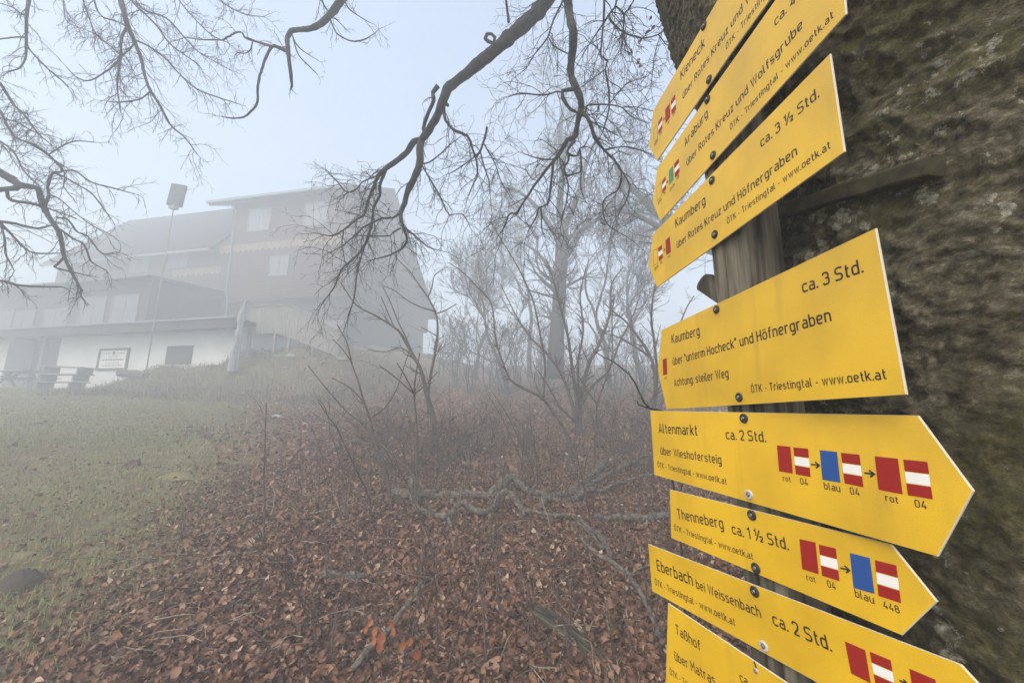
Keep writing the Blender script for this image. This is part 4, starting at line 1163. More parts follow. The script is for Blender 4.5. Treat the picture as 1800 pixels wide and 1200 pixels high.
# withered leaves still hanging on the thin shoots
mb = MB()
for (px, py, s) in ((1082, 47, 1.2), (1145, 32, 1.1), (1148, 47, 1), (1139, 55, 1.1), (1125, 72, 1), (1179, 55, .9), (1107, 93, 1.3), (1122, 108, .8), (1127, 115, .9), (1050, 192, .7), (1052, 203, .6)):
    for q in range(2):
        c = at(px + R.uniform(-3, 3), py + R.uniform(-3, 3), 2.3); e1 = unit(R.normal(0, 1, 3)); e2 = unit(np.cross(e1, R.normal(0, 1, 3))); e3 = np.cross(e1, e2)
        L = .021 * s; w2 = .013 * s
        mb.add([c - e1 * L, c - e2 * w2 + e3 * .006, c + e3 * .002, c + e2 * w2 + e3 * .007, c + e1 * L + e3 * .008], [(0, 1, 2), (0, 2, 3), (1, 4, 2), (2, 4, 3)])
M['withered'] = mat('withered_leaf', (0.075, 0.045, 0.03), .8, (0.13, 0.075, 0.045), 30)
wl = mb.build('withered_leaves', M['withered'], None); wl.parent = BEECH; wl.location = -BEECH.location
D_l = [
 ([(622, -25, 9.5), (603, -4, 9), (583, 23, 7.8), (566, 40, 6.5), (548, 50, 6), (528, 52, 5), (511, 55, 5.2), (505, 66, 5.2), (506, 86, 5), (509, 113, 4.2), (513, 148, 3), (512, 154, 2.4)], 3.9, 4.3, dict(sub=.2, tl=(.12, .3))),
 ([(506, 90, 4.4), (492, 85, 4), (478, 82, 3.7), (463, 113, 3.2), (453, 152, 2.8), (453, 179, 2.5), (441, 196, 2.2), (428, 206, 2), (408, 208, 1.6), (389, 205, 1.1)], 4.2, 4.4, dict(sub=.15, tl=(.08, .2))),
 ([(478, 82, 3), (447, 72, 2.6), (430, 66, 2.4), (426, 58, 2.3), (415, 57, 2.2), (400, 66, 2), (389, 70, 1.9), (358, 70, 1.5), (325, 66, 1.2)], 4.25, 4.6, dict(sub=.45, tl=(.15, .4))),
 ([(444, 74, 1.8), (440, 88, 1.6), (430, 94), (417, 93), (412, 100, 1)], 4.3, 4.4, dict(sub=1.0, tl=(.1, .25))),
 ([(580, 30, 2), (584, 44, 1.9), (591, 58), (606, 68), (622, 73), (642, 69), (661, 57, .9)], 4.05, 4.2, dict(sub=.5, tl=(.1, .3))),
 ([(605, 0, 1.8), (613, 15, 1.5), (630, 28), (650, 40, .8)], 3.9, 3.8, dict(sub=.8, tl=(.1, .3))),
 ([(513, 60, 1.9), (519, 75, 1.6), (533, 90), (560, 107, .8)], 4.15, 4.3, dict(sub=.3, tl=(.08, .2))),
 ([(514, 62, 1.7), (524, 95, 1.5), (545, 118), (558, 131, .8)], 4.15, 4.0, dict(sub=.2, tl=(.08, .2))),
 ([(572, -20, 2.4), (566, 2, 2.2), (578, 22, 2)], 4.0, 4.05, dict(sub=1, tl=(.2, .4))),
]
beech_limb('limb', D_l, link=top(7.0))

# ------------------------------------------------------------------ the tree that reaches in from the left
LT = np.array([-9.2, 4.6]); lz = ghf(*LT)
LEFT = thing('bare_tree', (LT[0], LT[1], lz - .3), 'bare tree reaching its drooping twigs in from the left edge', 'tree')
mb = MB(); mb.tube([(0, 0, 0), (.05, 0, 1.2), (-.05, .1, 3), (.1, .1, 5.5), (.3, .2, 8), (.5, .2, 10)], [.34, .27, .24, .20, .15, .08], 14)
mb.build('trunk', M['limb'], LEFT, smooth=True)
lt = lambda z: np.array([LT[0] + .05, LT[1] + .1, z])
L1 = [
 ([(209, -30, 6), (211, -5, 6), (220, 30, 5.2), (225, 47, 4.6), (235, 70, 4), (247, 100, 3.4), (255, 135, 3), (265, 160, 2.7), (282, 187, 2.3), (300, 220, 2), (325, 242, 1.6), (347, 272, 1)], 5.0, 5.3, dict(sub=.8, tl=(.3, .75))),
 ([(224, 47, 3.4), (214, 67, 3), (212, 100, 2.7), (206, 150, 2.1), (212, 197, 1.1)], 5.1, 5.0, dict(sub=1.1, tl=(.25, .6))),
 ([(212, 100, 2), (198, 118, 1.8), (180, 130), (165, 139), (150, 142), (132, 134), (117, 118, .9)], 5.05, 4.8, dict(sub=.8, tl=(.2, .5))),
 ([(236, 70, 2.2), (262, 82, 2), (295, 107, 1.9), (315, 130), (347, 157), (385, 172), (420, 183, 1)], 5.1, 5.4, dict(sub=.9, tl=(.25, .6))),
 ([(218, -25, 2.8), (232, 2, 2.6), (250, 20, 2.4), (275, 45, 2.2), (302, 80, 1.9), (347, 112, 1.2)], 5.0, 5.5, dict(sub=1.1, tl=(.25, .7))),
 ([(225, -25, 2.2), (250, 15, 2), (292, 32, 1.9), (325, 67, 1.6), (350, 92), (395, 118, 1)], 5.2, 5.7, dict(sub=1.2, tl=(.25, .7))),
 ([(300, -20, 1.8), (330, 20, 1.5), (370, 60), (400, 75, 1)], 5.4, 5.7, dict(sub=1.3, tl=(.25, .7))),
 ([(360, -20, 1.8), (400, 10, 1.5), (430, 25), (465, 30, 1)], 5.4, 5.7, dict(sub=1.4, tl=(.25, .6))),
 ([(140, -20, 1.8), (155, 28, 1.5), (170, 62, 1.4), (190, 78), (212, 98, 1.1)], 5.1, 5.0, dict(sub=1.3, tl=(.25, .7))),
 ([(110, -20, 1.6), (112, 10), (118, 38, 1), (150, 52), (170, 62, 1)], 5.3, 5.2, dict(sub=1.3, tl=(.25, .6))),
 ([(160, -20, 2), (175, 25, 1.8), (205, 38, 1.7), (222, 47, 1.6)], 5.1, 5.05, dict(sub=1.3, tl=(.2, .6))),
 ([(264, 161, 1.7), (252, 171, 1.6), (240, 176), (207, 180), (187, 178, .9)], 5.2, 5.1, dict(sub=1.1, tl=(.2, .5))),
 ([(238, 75, 2), (230, 84, 1.9), (213, 100, 1.7)], 5.15, 5.05, dict(sub=.8, tl=(.2, .5))),
]
def left_limb(lines, z): return beech_limb('limb', lines, link=lt(z), par=LEFT)
left_limb(L1, 7.5)
L0 = [
 ([(54, -30, 4.5), (51, -2, 4.2), (47, 25, 3.7), (46, 62, 3), (45, 100, 2.5), (38, 115, 2), (30, 122, 1.6), (12, 127, 1)], 4.8, 4.9, dict(sub=.8, tl=(.2, .5))),
 ([(47, 82, 2), (65, 102, 1.9), (85, 122, 1.7), (107, 140), (120, 152, .9)], 4.85, 5.1, dict(sub=1.2, tl=(.2, .5))),
 ([(46, 66, 2.1), (20, 66, 1.8), (-20, 72, 1.6)], 4.85, 4.7, dict(sub=.8, tl=(.2, .4))),
 ([(47, 26, 1.8), (36, 25, 1.7), (25, 15, 1.6), (0, 6, 1.5), (-25, 2)], 4.85, 4.7, dict(sub=.9, tl=(.2, .4))),
]
left_limb(L0, 6.8)
L2 = [
 ([(-60, 270, 9), (0, 303, 8), (20, 315, 7), (35, 325, 6.6), (52, 328, 5.6), (67, 332, 5), (72, 349, 4.6), (76, 363, 5), (91, 389, 4.2), (104, 408, 4), (109, 430, 3.6), (112, 448, 3.3), (125, 477, 2.7), (144, 511, 2)], 5.0, 5.4, dict(sub=.5, tl=(.25, .6), start=.2)),
 ([(-30, 336, 5), (0, 333, 5), (25, 331, 5), (35, 326, 5)], 5.0, 5.02, dict(sub=.2)),
 ([(12, 334, 3.6), (14, 345, 3.3), (21, 353, 3.2), (35, 355, 3), (53, 357, 3), (74, 363, 3)], 5.0, 5.1, dict(sub=.6)),
 ([(77, 362, 3.6), (86, 345, 3.2), (84, 328, 3), (92, 305, 2.6), (101, 303, 2.4), (109, 301, 2.3), (105, 290, 2.1), (93, 280, 2), (75, 265), (53, 253), (35, 245, 1)], 5.1, 4.9, dict(sub=.6, tl=(.2, .5))),
 ([(109, 300, 1.9), (133, 301, 1.8), (160, 320), (200, 331), (237, 341, .9)], 5.05, 5.4, dict(sub=.8, tl=(.2, .5))),
 ([(96, 304, 1.8), (115, 312, 1.7), (133, 323), (160, 339), (181, 365), (197, 387, .9)], 5.05, 5.3, dict(sub=.8, tl=(.2, .5))),
 ([(88, 343, 1.8), (105, 350, 1.6), (130, 372), (160, 395), (190, 410, .9)], 5.1, 5.4, dict(sub=1.0, tl=(.2, .5))),
 ([(-30, 388, 3.2), (0, 389, 3), (27, 393, 2.8), (64, 401, 2.4), (91, 396, 2.1)], 5.0, 5.1, dict(sub=.6)),
 ([(0, 391, 2.6), (16, 408, 2.4), (45, 437, 2.1), (64, 445, 1.9), (101, 445, 1)], 5.0, 5.1, dict(sub=.7)),
 ([(2, 395, 2.2), (8, 420, 2), (10, 445, 1.8), (22, 470, 1.2)], 5.0, 5.0, dict(sub=.9)),
 ([(97, 397, 2.3), (112, 408, 2.1), (128, 419, 2), (149, 432, 1.8), (160, 459), (187, 475, .9)], 5.2, 5.4, dict(sub=.6, tl=(.15, .4))),
 ([(100, 382, 2), (120, 387, 1.8), (136, 408), (155, 416), (179, 445, 1.4), (205, 443, .9)], 5.2, 5.5, dict(sub=.6, tl=(.15, .4))),
 ([(112, 453, 2.5), (104, 461, 2.5), (96, 469, 2.5), (115, 475, 2), (157, 485, 1.2)], 5.3, 5.4, dict(sub=.6, tl=(.1, .3))),
 ([(-30, 488, 3), (0, 493, 2.9), (32, 501, 2.5), (67, 504, 2.1), (109, 504, 1.1)], 5.0, 5.2, dict(sub=1.2, tl=(.15, .4))),
 ([(-20, 130, 3.4), (0, 147, 3.1), (15, 170, 2.7), (25, 185, 2.4), (45, 205, 1.9), (67, 235, 1.6), (85, 250, 1)], 4.9, 5.1, dict(sub=1.7, tl=(.25, .6))),
 ([(-15, 180, 2.6), (0, 195, 2.5), (15, 225, 2.3), (30, 243, 2.2), (62, 255, 2), (85, 272, 2.2), (110, 298, 2)], 4.9, 5.0, dict(sub=1.2, tl=(.2, .6))),
 ([(87, 271, 1.7), (107, 258, 1.5), (133, 248), (165, 250, .9)], 4.95, 5.1, dict(sub=.9, tl=(.1, .3))),
 ([(-10, 240, 2), (0, 248, 1.9), (25, 268, 1.7), (40, 298), (70, 330, 1)], 4.9, 5.0, dict(sub=1.5, tl=(.2, .6))),
 ([(-10, 205, 1.8), (30, 215, 1.6), (60, 232), (95, 240, .9)], 5.0, 5.2, dict(sub=1.6, tl=(.2, .5))),
]
left_limb(L2, 4.6)

# ================================================================== TREES AND SHRUBS FADING INTO THE FOG
def branching(mbT, mbC, p, d, L, r, lev, spread=(.35, .8), grav=.02, wob=.16, kids=(2, 4), rcut=.02, rmin=.004, lr=(.55, .8)):
    n = max(4, min(9, int(L / .25) + 2)); s = L / (n - 1); P = [np.array(p, float)]; d = unit(np.array(d, float))
    for i in range(n - 1):
        d = unit(d + R.normal(0, wob, 3) * np.array([1, 1, .6]) + np.array([0, 0, grav])); P.append(P[-1] + d * s)
    P = np.array(P); re = r * .62 if lev > 0 else max(rmin * .7, r * .35); rr = np.linspace(r, re, n)
    (mbT if r > rcut else mbC).tube(P, rr, 9 if r > .12 else 6 if r > .03 else 3)
    if lev == 0: return
    def kid(i, main):
        t = unit(P[i] - P[i - 1]); ax = unit(np.cross(t, R.normal(0, 1, 3)))
        a = R.uniform(*spread) * (.45 if main else 1.0)
        branching(mbT, mbC, P[i], t * math.cos(a) + ax * math.sin(a), L * R.uniform(*lr) * (1 if main else .85), max(rmin, rr[i] * (.78 if main else R.uniform(.4, .62))), lev - 1, spread, grav, wob, kids, rcut, rmin, lr)
    kid(n - 1, True); kid(n - 1, R.rand() < .4)
    for j in range(R.randint(*kids)): kid(R.randint(max(1, n // 3), n), False)

def wild_tree(name, x, y, h, r, lev, label, cat='tree', group=None, seed=1, lean=(0, 0), trunkL=.35, mats=None, **kw):
    R.seed(seed)
    z = ghf(x, y); o = thing(name, (x, y, z - .12), label, cat, group)
    a = MB(); b = MB()
    branching(a, b, (0, 0, 0), (lean[0], lean[1], 1), h * trunkL, r, lev, **kw)
    ms = mats or (M['far_bark'], M['far_bark'])
    a.build('trunk', ms[0], o, smooth=True); b.build('crown', ms[1], o)
    return o

def px_xy(px, Y, py=640):
    q = at(px, py, Y); return q[0], Y
# the big bare tree seen through the fog, traced trunk and grown crown
def big_fog_tree():
    R.seed(5); Y = 14.5
    x, y = px_xy(985, Y); z = ghf(x, y)
    o = thing('bare_tree', (x, y, z - .2), 'tallest bare tree in the fog behind the hanging limb, with a stout forked trunk', 'tree')
    a = MB(); b = MB(); O = np.array([x, y, z - .2])
    def tr(pts, Y0, Y1):
        P = [at(q[0], q[1], Y0 + (Y1 - Y0) * i / (len(pts) - 1)) - O for i, q in enumerate(pts)]; rr = [q[2] * .82 * Y / 660 for q in pts]
        P, rr = smooth_path(P, rr, .3); a.tube(P, rr, 10)
        n = len(P)
        for k in range(int(n * .6)):
            i = R.randint(n // 3, n); t = unit(P[i] - P[i - 1]); ax = unit(np.cross(t, R.normal(0, 1, 3))); aa = R.uniform(.5, 1.1)
            branching(a, b, P[i], t * math.cos(aa) + ax * math.sin(aa), R.uniform(.8, 1.6), max(.012, rr[i] * .32), 3, grav=.0, rmin=.008, kids=(2, 4), wob=.2)
    tr([(975, 665, 20), (978, 600, 17), (982, 540, 15), (985, 480, 14.5), (988, 430, 15), (990, 395, 13)], Y, Y)
    tr([(988, 420, 9), (984, 370, 8.5), (986, 330, 8), (990, 290, 7), (985, 240, 5), (990, 190, 3)], Y, Y + .6)
    tr([(992, 400, 8), (1005, 370, 7), (1020, 330, 6), (1030, 290, 4.5), (1050, 240, 3)], Y, Y - 1.0)
    tr([(988, 440, 7), (975, 410, 6), (955, 380, 5), (930, 350, 4), (900, 330, 2.5)], Y, Y - .5)
    tr([(990, 460, 6), (1010, 430, 5), (1025, 405, 4.5), (1060, 380, 3.5), (1100, 360, 2.2)], Y, Y + 1.0)
    tr([(985, 500, 5), (965, 470, 4), (940, 440, 3.5), (905, 420, 2)], Y, Y + .8)
    a.build('trunk', M['far_bark'], o, smooth=True); b.build('crown', M['far_bark'], o)
big_fog_tree()
def right_fog_tree():
    R.seed(9); Y = 11.5
    x, y = px_xy(1340, Y); z = ghf(x, y); O = np.array([x, y, z - .2])
    o = thing('bare_tree', tuple(O), 'bare tree half hidden behind the upper arrows, its long limbs reaching left into the fog', 'tree')
    a = MB(); b = MB()
    def tr(pts, Y0, Y1):
        P = [at(q[0], q[1], Y0 + (Y1 - Y0) * i / (len(pts) - 1)) - O for i, q in enumerate(pts)]; rr = [q[2] * Y / 660 for q in pts]
        P, rr = smooth_path(P, rr, .3); a.tube(P, rr, 9); n = len(P)
        for k in range(int(n * .7)):
            i = R.randint(n // 3, n); t = unit(P[i] - P[i - 1]); ax = unit(np.cross(t, R.normal(0, 1, 3))); aa = R.uniform(.5, 1.1)
            branching(a, b, P[i], t * math.cos(aa) + ax * math.sin(aa), R.uniform(.6, 1.4), max(.010, rr[i] * .32), 3, grav=.0, rmin=.006, kids=(2, 4), wob=.2)
    tr([(1340, 690, 20), (1342, 600, 18), (1338, 500, 16), (1330, 430, 14), (1325, 380, 10), (1325, 300, 7), (1330, 220, 4)], Y, Y)
    tr([(1334, 470, 10), (1250, 425, 8.5), (1190, 395, 8), (1155, 375, 7.5), (1120, 340, 6), (1090, 310, 4), (1075, 270, 2.5)], Y, Y + .5)
    tr([(1336, 500, 8), (1270, 450, 7), (1200, 425, 6), (1160, 400, 5), (1110, 375, 4), (1080, 370, 2)], Y, Y - .8)
    a.build('trunk', M['far_bark'], o, smooth=True); b.build('crown', M['far_bark'], o)
right_fog_tree()
for args in (
    ('bare_tree', 893, 13.5, 7.5, .10, 'thin leaning bare tree left of the stout foggy trunk', 31, (-.05, 0)),
    ('bare_tree', 838, 19.0, 10.5, .12, 'slender pale bare tree deep in the fog just right of the lodge', 32, (0, 0)),
    ('bare_tree', 1068, 15.0, 9.0, .11, 'bare tree with upright crown between the stout trunk and the arrows', 33, (.05, 0)),
    ('bare_tree', 930, 21.0, 12.5, .15, 'faint bare tree farthest back in the fog', 34, (0, 0)),
    ('bare_tree', 1130, 18.0, 11.0, .14, 'faint bare tree in the fog beside the left tips of the arrows', 35, (0, 0)),
):
    nm, px, Y, h, r, lb, sd2, ln = args
    x, y = px_xy(px, Y)
    wild_tree(nm, x, y, h, r, 5, lb, seed=sd2, lean=ln, trunkL=.34, grav=.05, wob=.14, rmin=.009, rcut=.035, kids=(2, 4))

# thicket of grey shrubs on the crest: one built, the rest copies
proto = None
shr = [(805, 15.2), (830, 13.2), (858, 15.5), (885, 13.0), (912, 14.6), (945, 13.0), (1002, 13.6), (1042, 12.2), (1085, 12.9), (1118, 11.0), (775, 17.5), (960, 16.2)]
protos = []
for i, (px, Y) in enumerate(shr):
    x, y = px_xy(px, Y)
    if i < 3:
        R.seed(60 + i); o = thing('shrub', (x, y, ghf(x, y) - .08), 'many stemmed bare grey shrub of the thicket fading into the fog', 'shrub', 'bare shrubs in the foggy thicket')
        a = MB(); b = MB()
        for q in range(8):
            an = R.uniform(0, 6.28); sp = R.uniform(.08, .45)
            branching(a, b, (math.cos(an) * .09, math.sin(an) * .09, 0), (math.cos(an) * sp, math.sin(an) * sp, 1), R.uniform(.7, 1.3), R.uniform(.014, .026), 3, grav=.06, rmin=.0055, kids=(1, 3), wob=.16)
        a.build('stems', M['far_bark'], o); b.build('twigs', M['far_bark'], o); protos.append(o)
    else:
        o = copy_tree(protos[i % 3]); o.location = (x, y, ghf(x, y) - .08); o.rotation_euler = (0, 0, i * 1.7); sc = .8 + .05 * (i % 6); o.scale = (sc, sc, sc * 1.05)

# ------------------------------------------------------------------ saplings in the middle ground, traced stem by stem
def c5(x, y): return (450 + x / 2.553, 430 + y / 2.553)
def cr(x, y): return (1000 + x / 4.617, 560 + y / 4.617)
def cq(x, y): return (700 + x / 2.0, 200 + y / 2.0)
def sapling(label, lines, Y, name='sapling', cat='sapling', group=None, m=None):
    """lines: (points in px, radius px start, radius px end, depth offset at the end, twig density)"""
    b0 = lines[0][0][0]; p0 = at(b0[0], b0[1], Y); z = ghf(p0[0], Y)
    o = thing(name, (p0[0], Y, z), label, cat, group); O = np.array([p0[0], Y, z])
    a = MB(); b = MB()
    for li, (pts, r0, r1, dY, dens) in enumerate(lines):
        n = len(pts); W3 = []
        for i, q in enumerate(pts):
            t = i / max(1, n - 1); W3.append(at(q[0], q[1], Y + dY * t) - O)
        if li == 0: W3[0] = np.array([W3[0][0], 0, -.08])
        rr = np.linspace(r0 * .78, r1 * .9, n) * Y / 640
        P, rr = smooth_path(W3, rr, .06); a.tube(P, rr, 6 if rr[0] > .008 else 4)
        L = len(P) * .06
        for k in range(int(L * 7.5 * dens)):
            i = R.randint(max(1, len(P) // 5), len(P)); t = unit(P[i] - P[i - 1]); ax = unit(np.cross(t, R.normal(0, 1, 3))); aa = R.uniform(.5, 1.0)
            twig(b, P[i], t * math.cos(aa) + ax * math.sin(aa), R.uniform(.12, .42), max(.0016, rr[i] * .45), 1, .03, .14, 3, .6, rmin=.0013)
    a.build('stem', m or M['stem'], o, smooth=True)
    if b.n: b.build('crown', m or M['stem'], o)
    return o
R.seed(77)
sapling('leaning sapling in front of the lodge gable with a fork halfway up', [
    ([c5(815, 935), c5(803, 860), c5(800, 800), c5(785, 740), c5(770, 680), c5(750, 600), c5(735, 550), c5(690, 470), c5(650, 400), c5(620, 370), c5(540, 320), c5(450, 270), c5(380, 170)], 6.5, 1.0, -.4, .8),
    ([c5(770, 670), c5(785, 580), c5(800, 500), c5(812, 430), c5(815, 380), c5(808, 310), c5(770, 235), c5(725, 170), c5(690, 120), c5(640, 70), c5(600, 20)], 3.6, 1.0, .4, .5),
    ([c5(807, 300), c5(740, 280), c5(680, 250), c5(620, 205), c5(570, 185)], 2.0, .9, .2, .5),
    ([c5(806, 310), c5(850, 295), c5(900, 265)], 1.8, .9, .1, .5),
    ([c5(772, 235), c5(790, 190), c5(800, 140), c5(840, 110)], 1.6, .9, .1, .5),
    ([c5(735, 550), c5(660, 465), c5(580, 480), c5(500, 470)], 1.6, .8, .2, .6),
    ([c5(812, 410), c5(770, 385), c5(740, 370)], 1.4, .8, .1, .3),
    ([c5(620, 370), c5(590, 300), c5(560, 230)], 1.6, .8, .1, .5),
    ([c5(700, 480), c5(670, 410), c5(640, 350), c5(600, 250), c5(570, 190)], 1.8, .8, -.3, .5)], 6.1)
sapling('dark upright sapling with buds, its top forked before the lodge stairs', [
    ([c5(712, 1270), c5(716, 1100), c5(722, 980), c5(722, 860), c5(716, 760), c5(710, 670), c5(718, 580), c5(735, 485)], 3.6, 1.3, .1, .25),
    ([c5(710, 670), c5(650, 615), c5(600, 575), c5(552, 540)], 2.2, 1.1, .15, .3),
    ([c5(708, 666), c5(670, 590), c5(633, 530)], 1.7, .9, -.2, .3),
    ([c5(712, 668), c5(760, 630), c5(815, 570)], 1.7, .9, .1, .3)], 4.0)
sapling('whippy sapling leaning left with long bare side shoots', [
    ([c5(615, 1290), c5(605, 1160), c5(585, 1020), c5(550, 910), c5(528, 850), c5(510, 780), c5(480, 690), c5(455, 600), c5(432, 540), c5(408, 440), c5(365, 360)], 3.4, 1.1, .3, .45),
    ([c5(552, 900), c5(480, 850), c5(410, 790)], 2.0, .9, .2, .3),
    ([c5(500, 745), c5(470, 690), c5(420, 640), c5(342, 598)], 1.8, .9, .1, .3),
    ([c5(520, 775), c5(580, 730), c5(630, 650), c5(660, 560), c5(690, 470)], 1.7, .9, .3, .3),
    ([c5(480, 805), c5(400, 740), c5(320, 650), c5(235, 545)], 2.0, .9, .2, .2),
    ([c5(432, 530), c5(390, 470), c5(345, 425)], 1.4, .8, 0, .3)], 3.9)
sapling('sapling crossing low behind the dark upright one', [
    ([c5(800, 1310), c5(780, 1180), c5(715, 1050), c5(660, 985), c5(600, 930), c5(540, 880), c5(410, 788)], 3, 1.1, .1, .4),
    ([c5(430, 1330), c5(400, 1200), c5(380, 1050), c5(300, 950), c5(250, 820)], 2.2, 1.0, .2, .4)], 3.7)
sapling('single straight shoot standing alone at the meadow edge', [([(462, 965), (465, 900), (464, 840), (466, 770), (468, 708)], 2.0, .9, .1, .12)], 3.3)
# the many stemmed shrub in the middle of the slope
sapling('many stemmed grey shrub standing in the middle of the slope', [
    ([(1018, 770), (1018, 730), (1022, 690), (1035, 640), (1055, 600), (1072, 550), (1075, 500), (1095, 470)], 7.0, 1.2, .5, 1.6),
    ([(1017, 735), (1012, 690), (1005, 640), (998, 590), (985, 540), (975, 500), (960, 455)], 5.0, 1.1, -.5, 1.6),
    ([(1014, 745), (1003, 700), (985, 655), (960, 620), (930, 590), (905, 550), (880, 500)], 4.0, 1.0, .5, 1.6),
    ([(1020, 715), (1040, 680), (1070, 650), (1090, 600), (1110, 560), (1125, 520)], 3.6, 1.0, .6, 1.6),
    ([(1018, 700), (1016, 640), (1025, 580), (1020, 520), (1030, 470)], 3.4, 1.0, -.3, 1.6),
    ([(1010, 740), (985, 715), (965, 680), (945, 650)], 2.6, 1.0, -.4, 1.4)], 7.2)
sapling('long arching sapling crossing in front of the many stemmed shrub', [
    ([(1005, 800), (998, 770), (985, 742), (970, 720), (950, 697), (920, 682), (898, 668), (885, 640), (872, 600), (868, 560), (862, 530), (840, 505), (815, 480), (790, 462)], 4.5, 1.0, .4, 1.1),
    ([(955, 700), (958, 640), (950, 590), (940, 540), (930, 510), (905, 460), (880, 420), (862, 390)], 2.8, 1.0, .5, .7),
    ([(930, 510), (975, 525), (1000, 540)], 1.4, .8, .2, .6)], 5.6)
sapling('forked shrub beside the left tips of the lower arrows', [
    ([(1150, 790), (1146, 740), (1152, 700), (1150, 650), (1140, 620), (1120, 590), (1100, 565), (1075, 545), (1060, 530)], 5.5, 1.0, .4, 1.4),
    ([(1149, 700), (1155, 660), (1150, 600), (1145, 560), (1150, 510), (1165, 470)], 3.6, 1.0, -.3, 1.3),
    ([(1142, 625), (1110, 605), (1080, 590), (1050, 585)], 2.2, .9, .2, 1.2),
    ([(1150, 740), (1170, 690), (1185, 640), (1190, 590), (1205, 545), (1220, 520)], 3.0, 1.0, .3, 1.2)], 6.6)
sapling('slim sapling with swaying stem right of the many stemmed shrub', [
    ([(1043, 830), (1046, 780), (1048, 735), (1050, 708), (1060, 680), (1072, 645), (1077, 620), (1076, 560), (1080, 520)], 2.6, .9, .3, .8),
    ([(1049, 708), (1035, 690), (1020, 665), (1000, 640)], 1.6, .8, .2, .8)], 5.0)
ob = sapling('budding shoot with green leaf tips beside the lower arrows', [
    ([(1190, 735), (1165, 722), (1143, 718), (1132, 707), (1124, 690), (1116, 672), (1106, 658), (1092, 646), (1078, 635), (1060, 627), (1046, 618)], 2.6, 1.0, .25, .1),
    ([(1143, 718), (1122, 711), (1120, 704)], 1.6, 1.0, 0, 0)], 2.4, m=M['twig'])
mb = MB(); O = np.array(ob.location)
for (px, py) in ((1121, 703), (1119, 707), (1124, 700), (1130, 695), (1136, 707), (1141, 712), (1105, 657), (1046, 617), (1079, 634)):
    for q in range(4):
        c = at(px + R.uniform(-3, 3), py + R.uniform(-3, 3), 2.45) - O; e1 = unit(R.normal(0, 1, 3) + np.array([0, 0, 1])); e2 = unit(np.cross(e1, R.normal(0, 1, 3)))
        mb.add([c, c + e1 * .010 + e2 * .004, c + e1 * .020, c + e1 * .010 - e2 * .004], [(0, 1, 2, 3)])
mb.build('buds', mat('green_bud', (.10, .13, .03), .6), ob)

# brushy tangle of low twigs under the arrows and along the fallen branch
for i, (px, py, h, n, lb) in enumerate(((1100, 800, .95, 9, 'dense twiggy bush low beside the tip of the Altenmarkt arrow'), (1150, 840, .85, 8, 'twiggy bush in front of the fallen branch by the lower arrows'),
                                    (1060, 790, .7, 6, 'small twiggy bush between the shrub stems'), (830, 800, .8, 6, 'loose twiggy bush on the slope left of the shrub'), (700, 760, .8, 6, 'loose twiggy bush below the lodge gable'))):
    p = onground(px, py); R.seed(200 + i)
    o = thing('bush', tuple(p), lb, 'bush', 'low twiggy bushes')
    a = MB(); b = MB()
    for q in range(n):
        an = R.uniform(0, 6.28); sp = R.uniform(.15, .8)
        branching(a, b, (math.cos(an) * .05, math.sin(an) * .05, -.03), (math.cos(an) * sp, math.sin(an) * sp, 1), h * R.uniform(.4, .6), R.uniform(.006, .011), 3, grav=.03, rmin=.0024, rcut=.007, kids=(1, 2), wob=.22)
    a.build('stems', M['stem'], o); b.build('crown', M['stem'], o)

bush_protos = [o for o in bpy.data.objects if o.name.split('.')[0] == 'bush']
rb = random.Random(12)
for k in range(26):
    px, py = rb.uniform(640, 1160), 655 + 200 * rb.random() ** 1.2
    p = onground(px, py); o = copy_tree(bush_protos[k % 5]); o.location = p; o.rotation_euler = (rb.uniform(-.5, .5), rb.uniform(-.5, .5), rb.uniform(0, 6.28)); sc = rb.uniform(.45, .9); o.scale = (sc * 1.4, sc * 1.4, sc)
    o['label'] = 'low tangle of fine bare twigs on the slope among many like it'; o['group'] = 'tangles of bare twigs on the slope'
# thin upright shoots all over the slope: one of each kind, then copies
shoot = []
for i in range(6):
    R.seed(300 + i)
    o = thing('shoot', (0, 0, 0), 'thin bare brown shoot rising from the leaf litter', 'shoot', 'thin bare shoots in the leaf litter')
    a = MB(); b = a; H = [1.0, 1.25, .8, 1.1, .65, .9][i]; n = 11; P = [np.array([0, 0, -.05])]; d = np.array([R.normal(0, .18), R.normal(0, .18), 1.])
    for q in range(n - 1):
        d = unit(d + R.normal(0, .09, 3) + np.array([0, 0, .03])); P.append(P[-1] + d * H / (n - 1))
    P = np.array(P); rr = np.linspace(.0062, .0024, n) * (1 + .25 * (i % 3)); a.tube(P, rr, 5)
    for q in range([3, 5, 1, 4, 0, 6][i]):
        j = R.randint(3, n); t = unit(P[j] - P[j - 1]); ax = unit(np.cross(t, R.normal(0, 1, 3)))
        twig(b, P[j], t * .8 + ax * .6, R.uniform(.15, .4), rr[j] * .7, 1, .03, .12, 3, .4, rmin=.0015)
    a.build('stem', M['stem'], o, smooth=True)
    shoot.append(o)
rs = random.Random(5)
spots = []
for (x0, x1, y0, y1, n) in ((560, 1160, 900, 1190, 70), (540, 1160, 780, 900, 60), (600, 1150, 690, 780, 40)):
    for k in range(n): spots.append((rs.uniform(x0, x1), rs.uniform(y0, y1)))
spots += [(648, 1120), (700, 1190), (1075, 1150), (1083, 1170), (950, 1160), (940, 1010), (860, 1180), (600, 800), (626, 850), (560, 860)]
for k, (px, py) in enumerate(spots):
    p = onground(px, py)
    o = shoot[k] if k < 6 else copy_tree(shoot[k % 6])
    o.location = p; o.rotation_euler = (rs.uniform(-.12, .12), rs.uniform(-.12, .12), rs.uniform(0, 6.28)); sc = rs.uniform(.55, 1.1) * (1.0 if py < 960 else .72); o.scale = (sc, sc, sc)

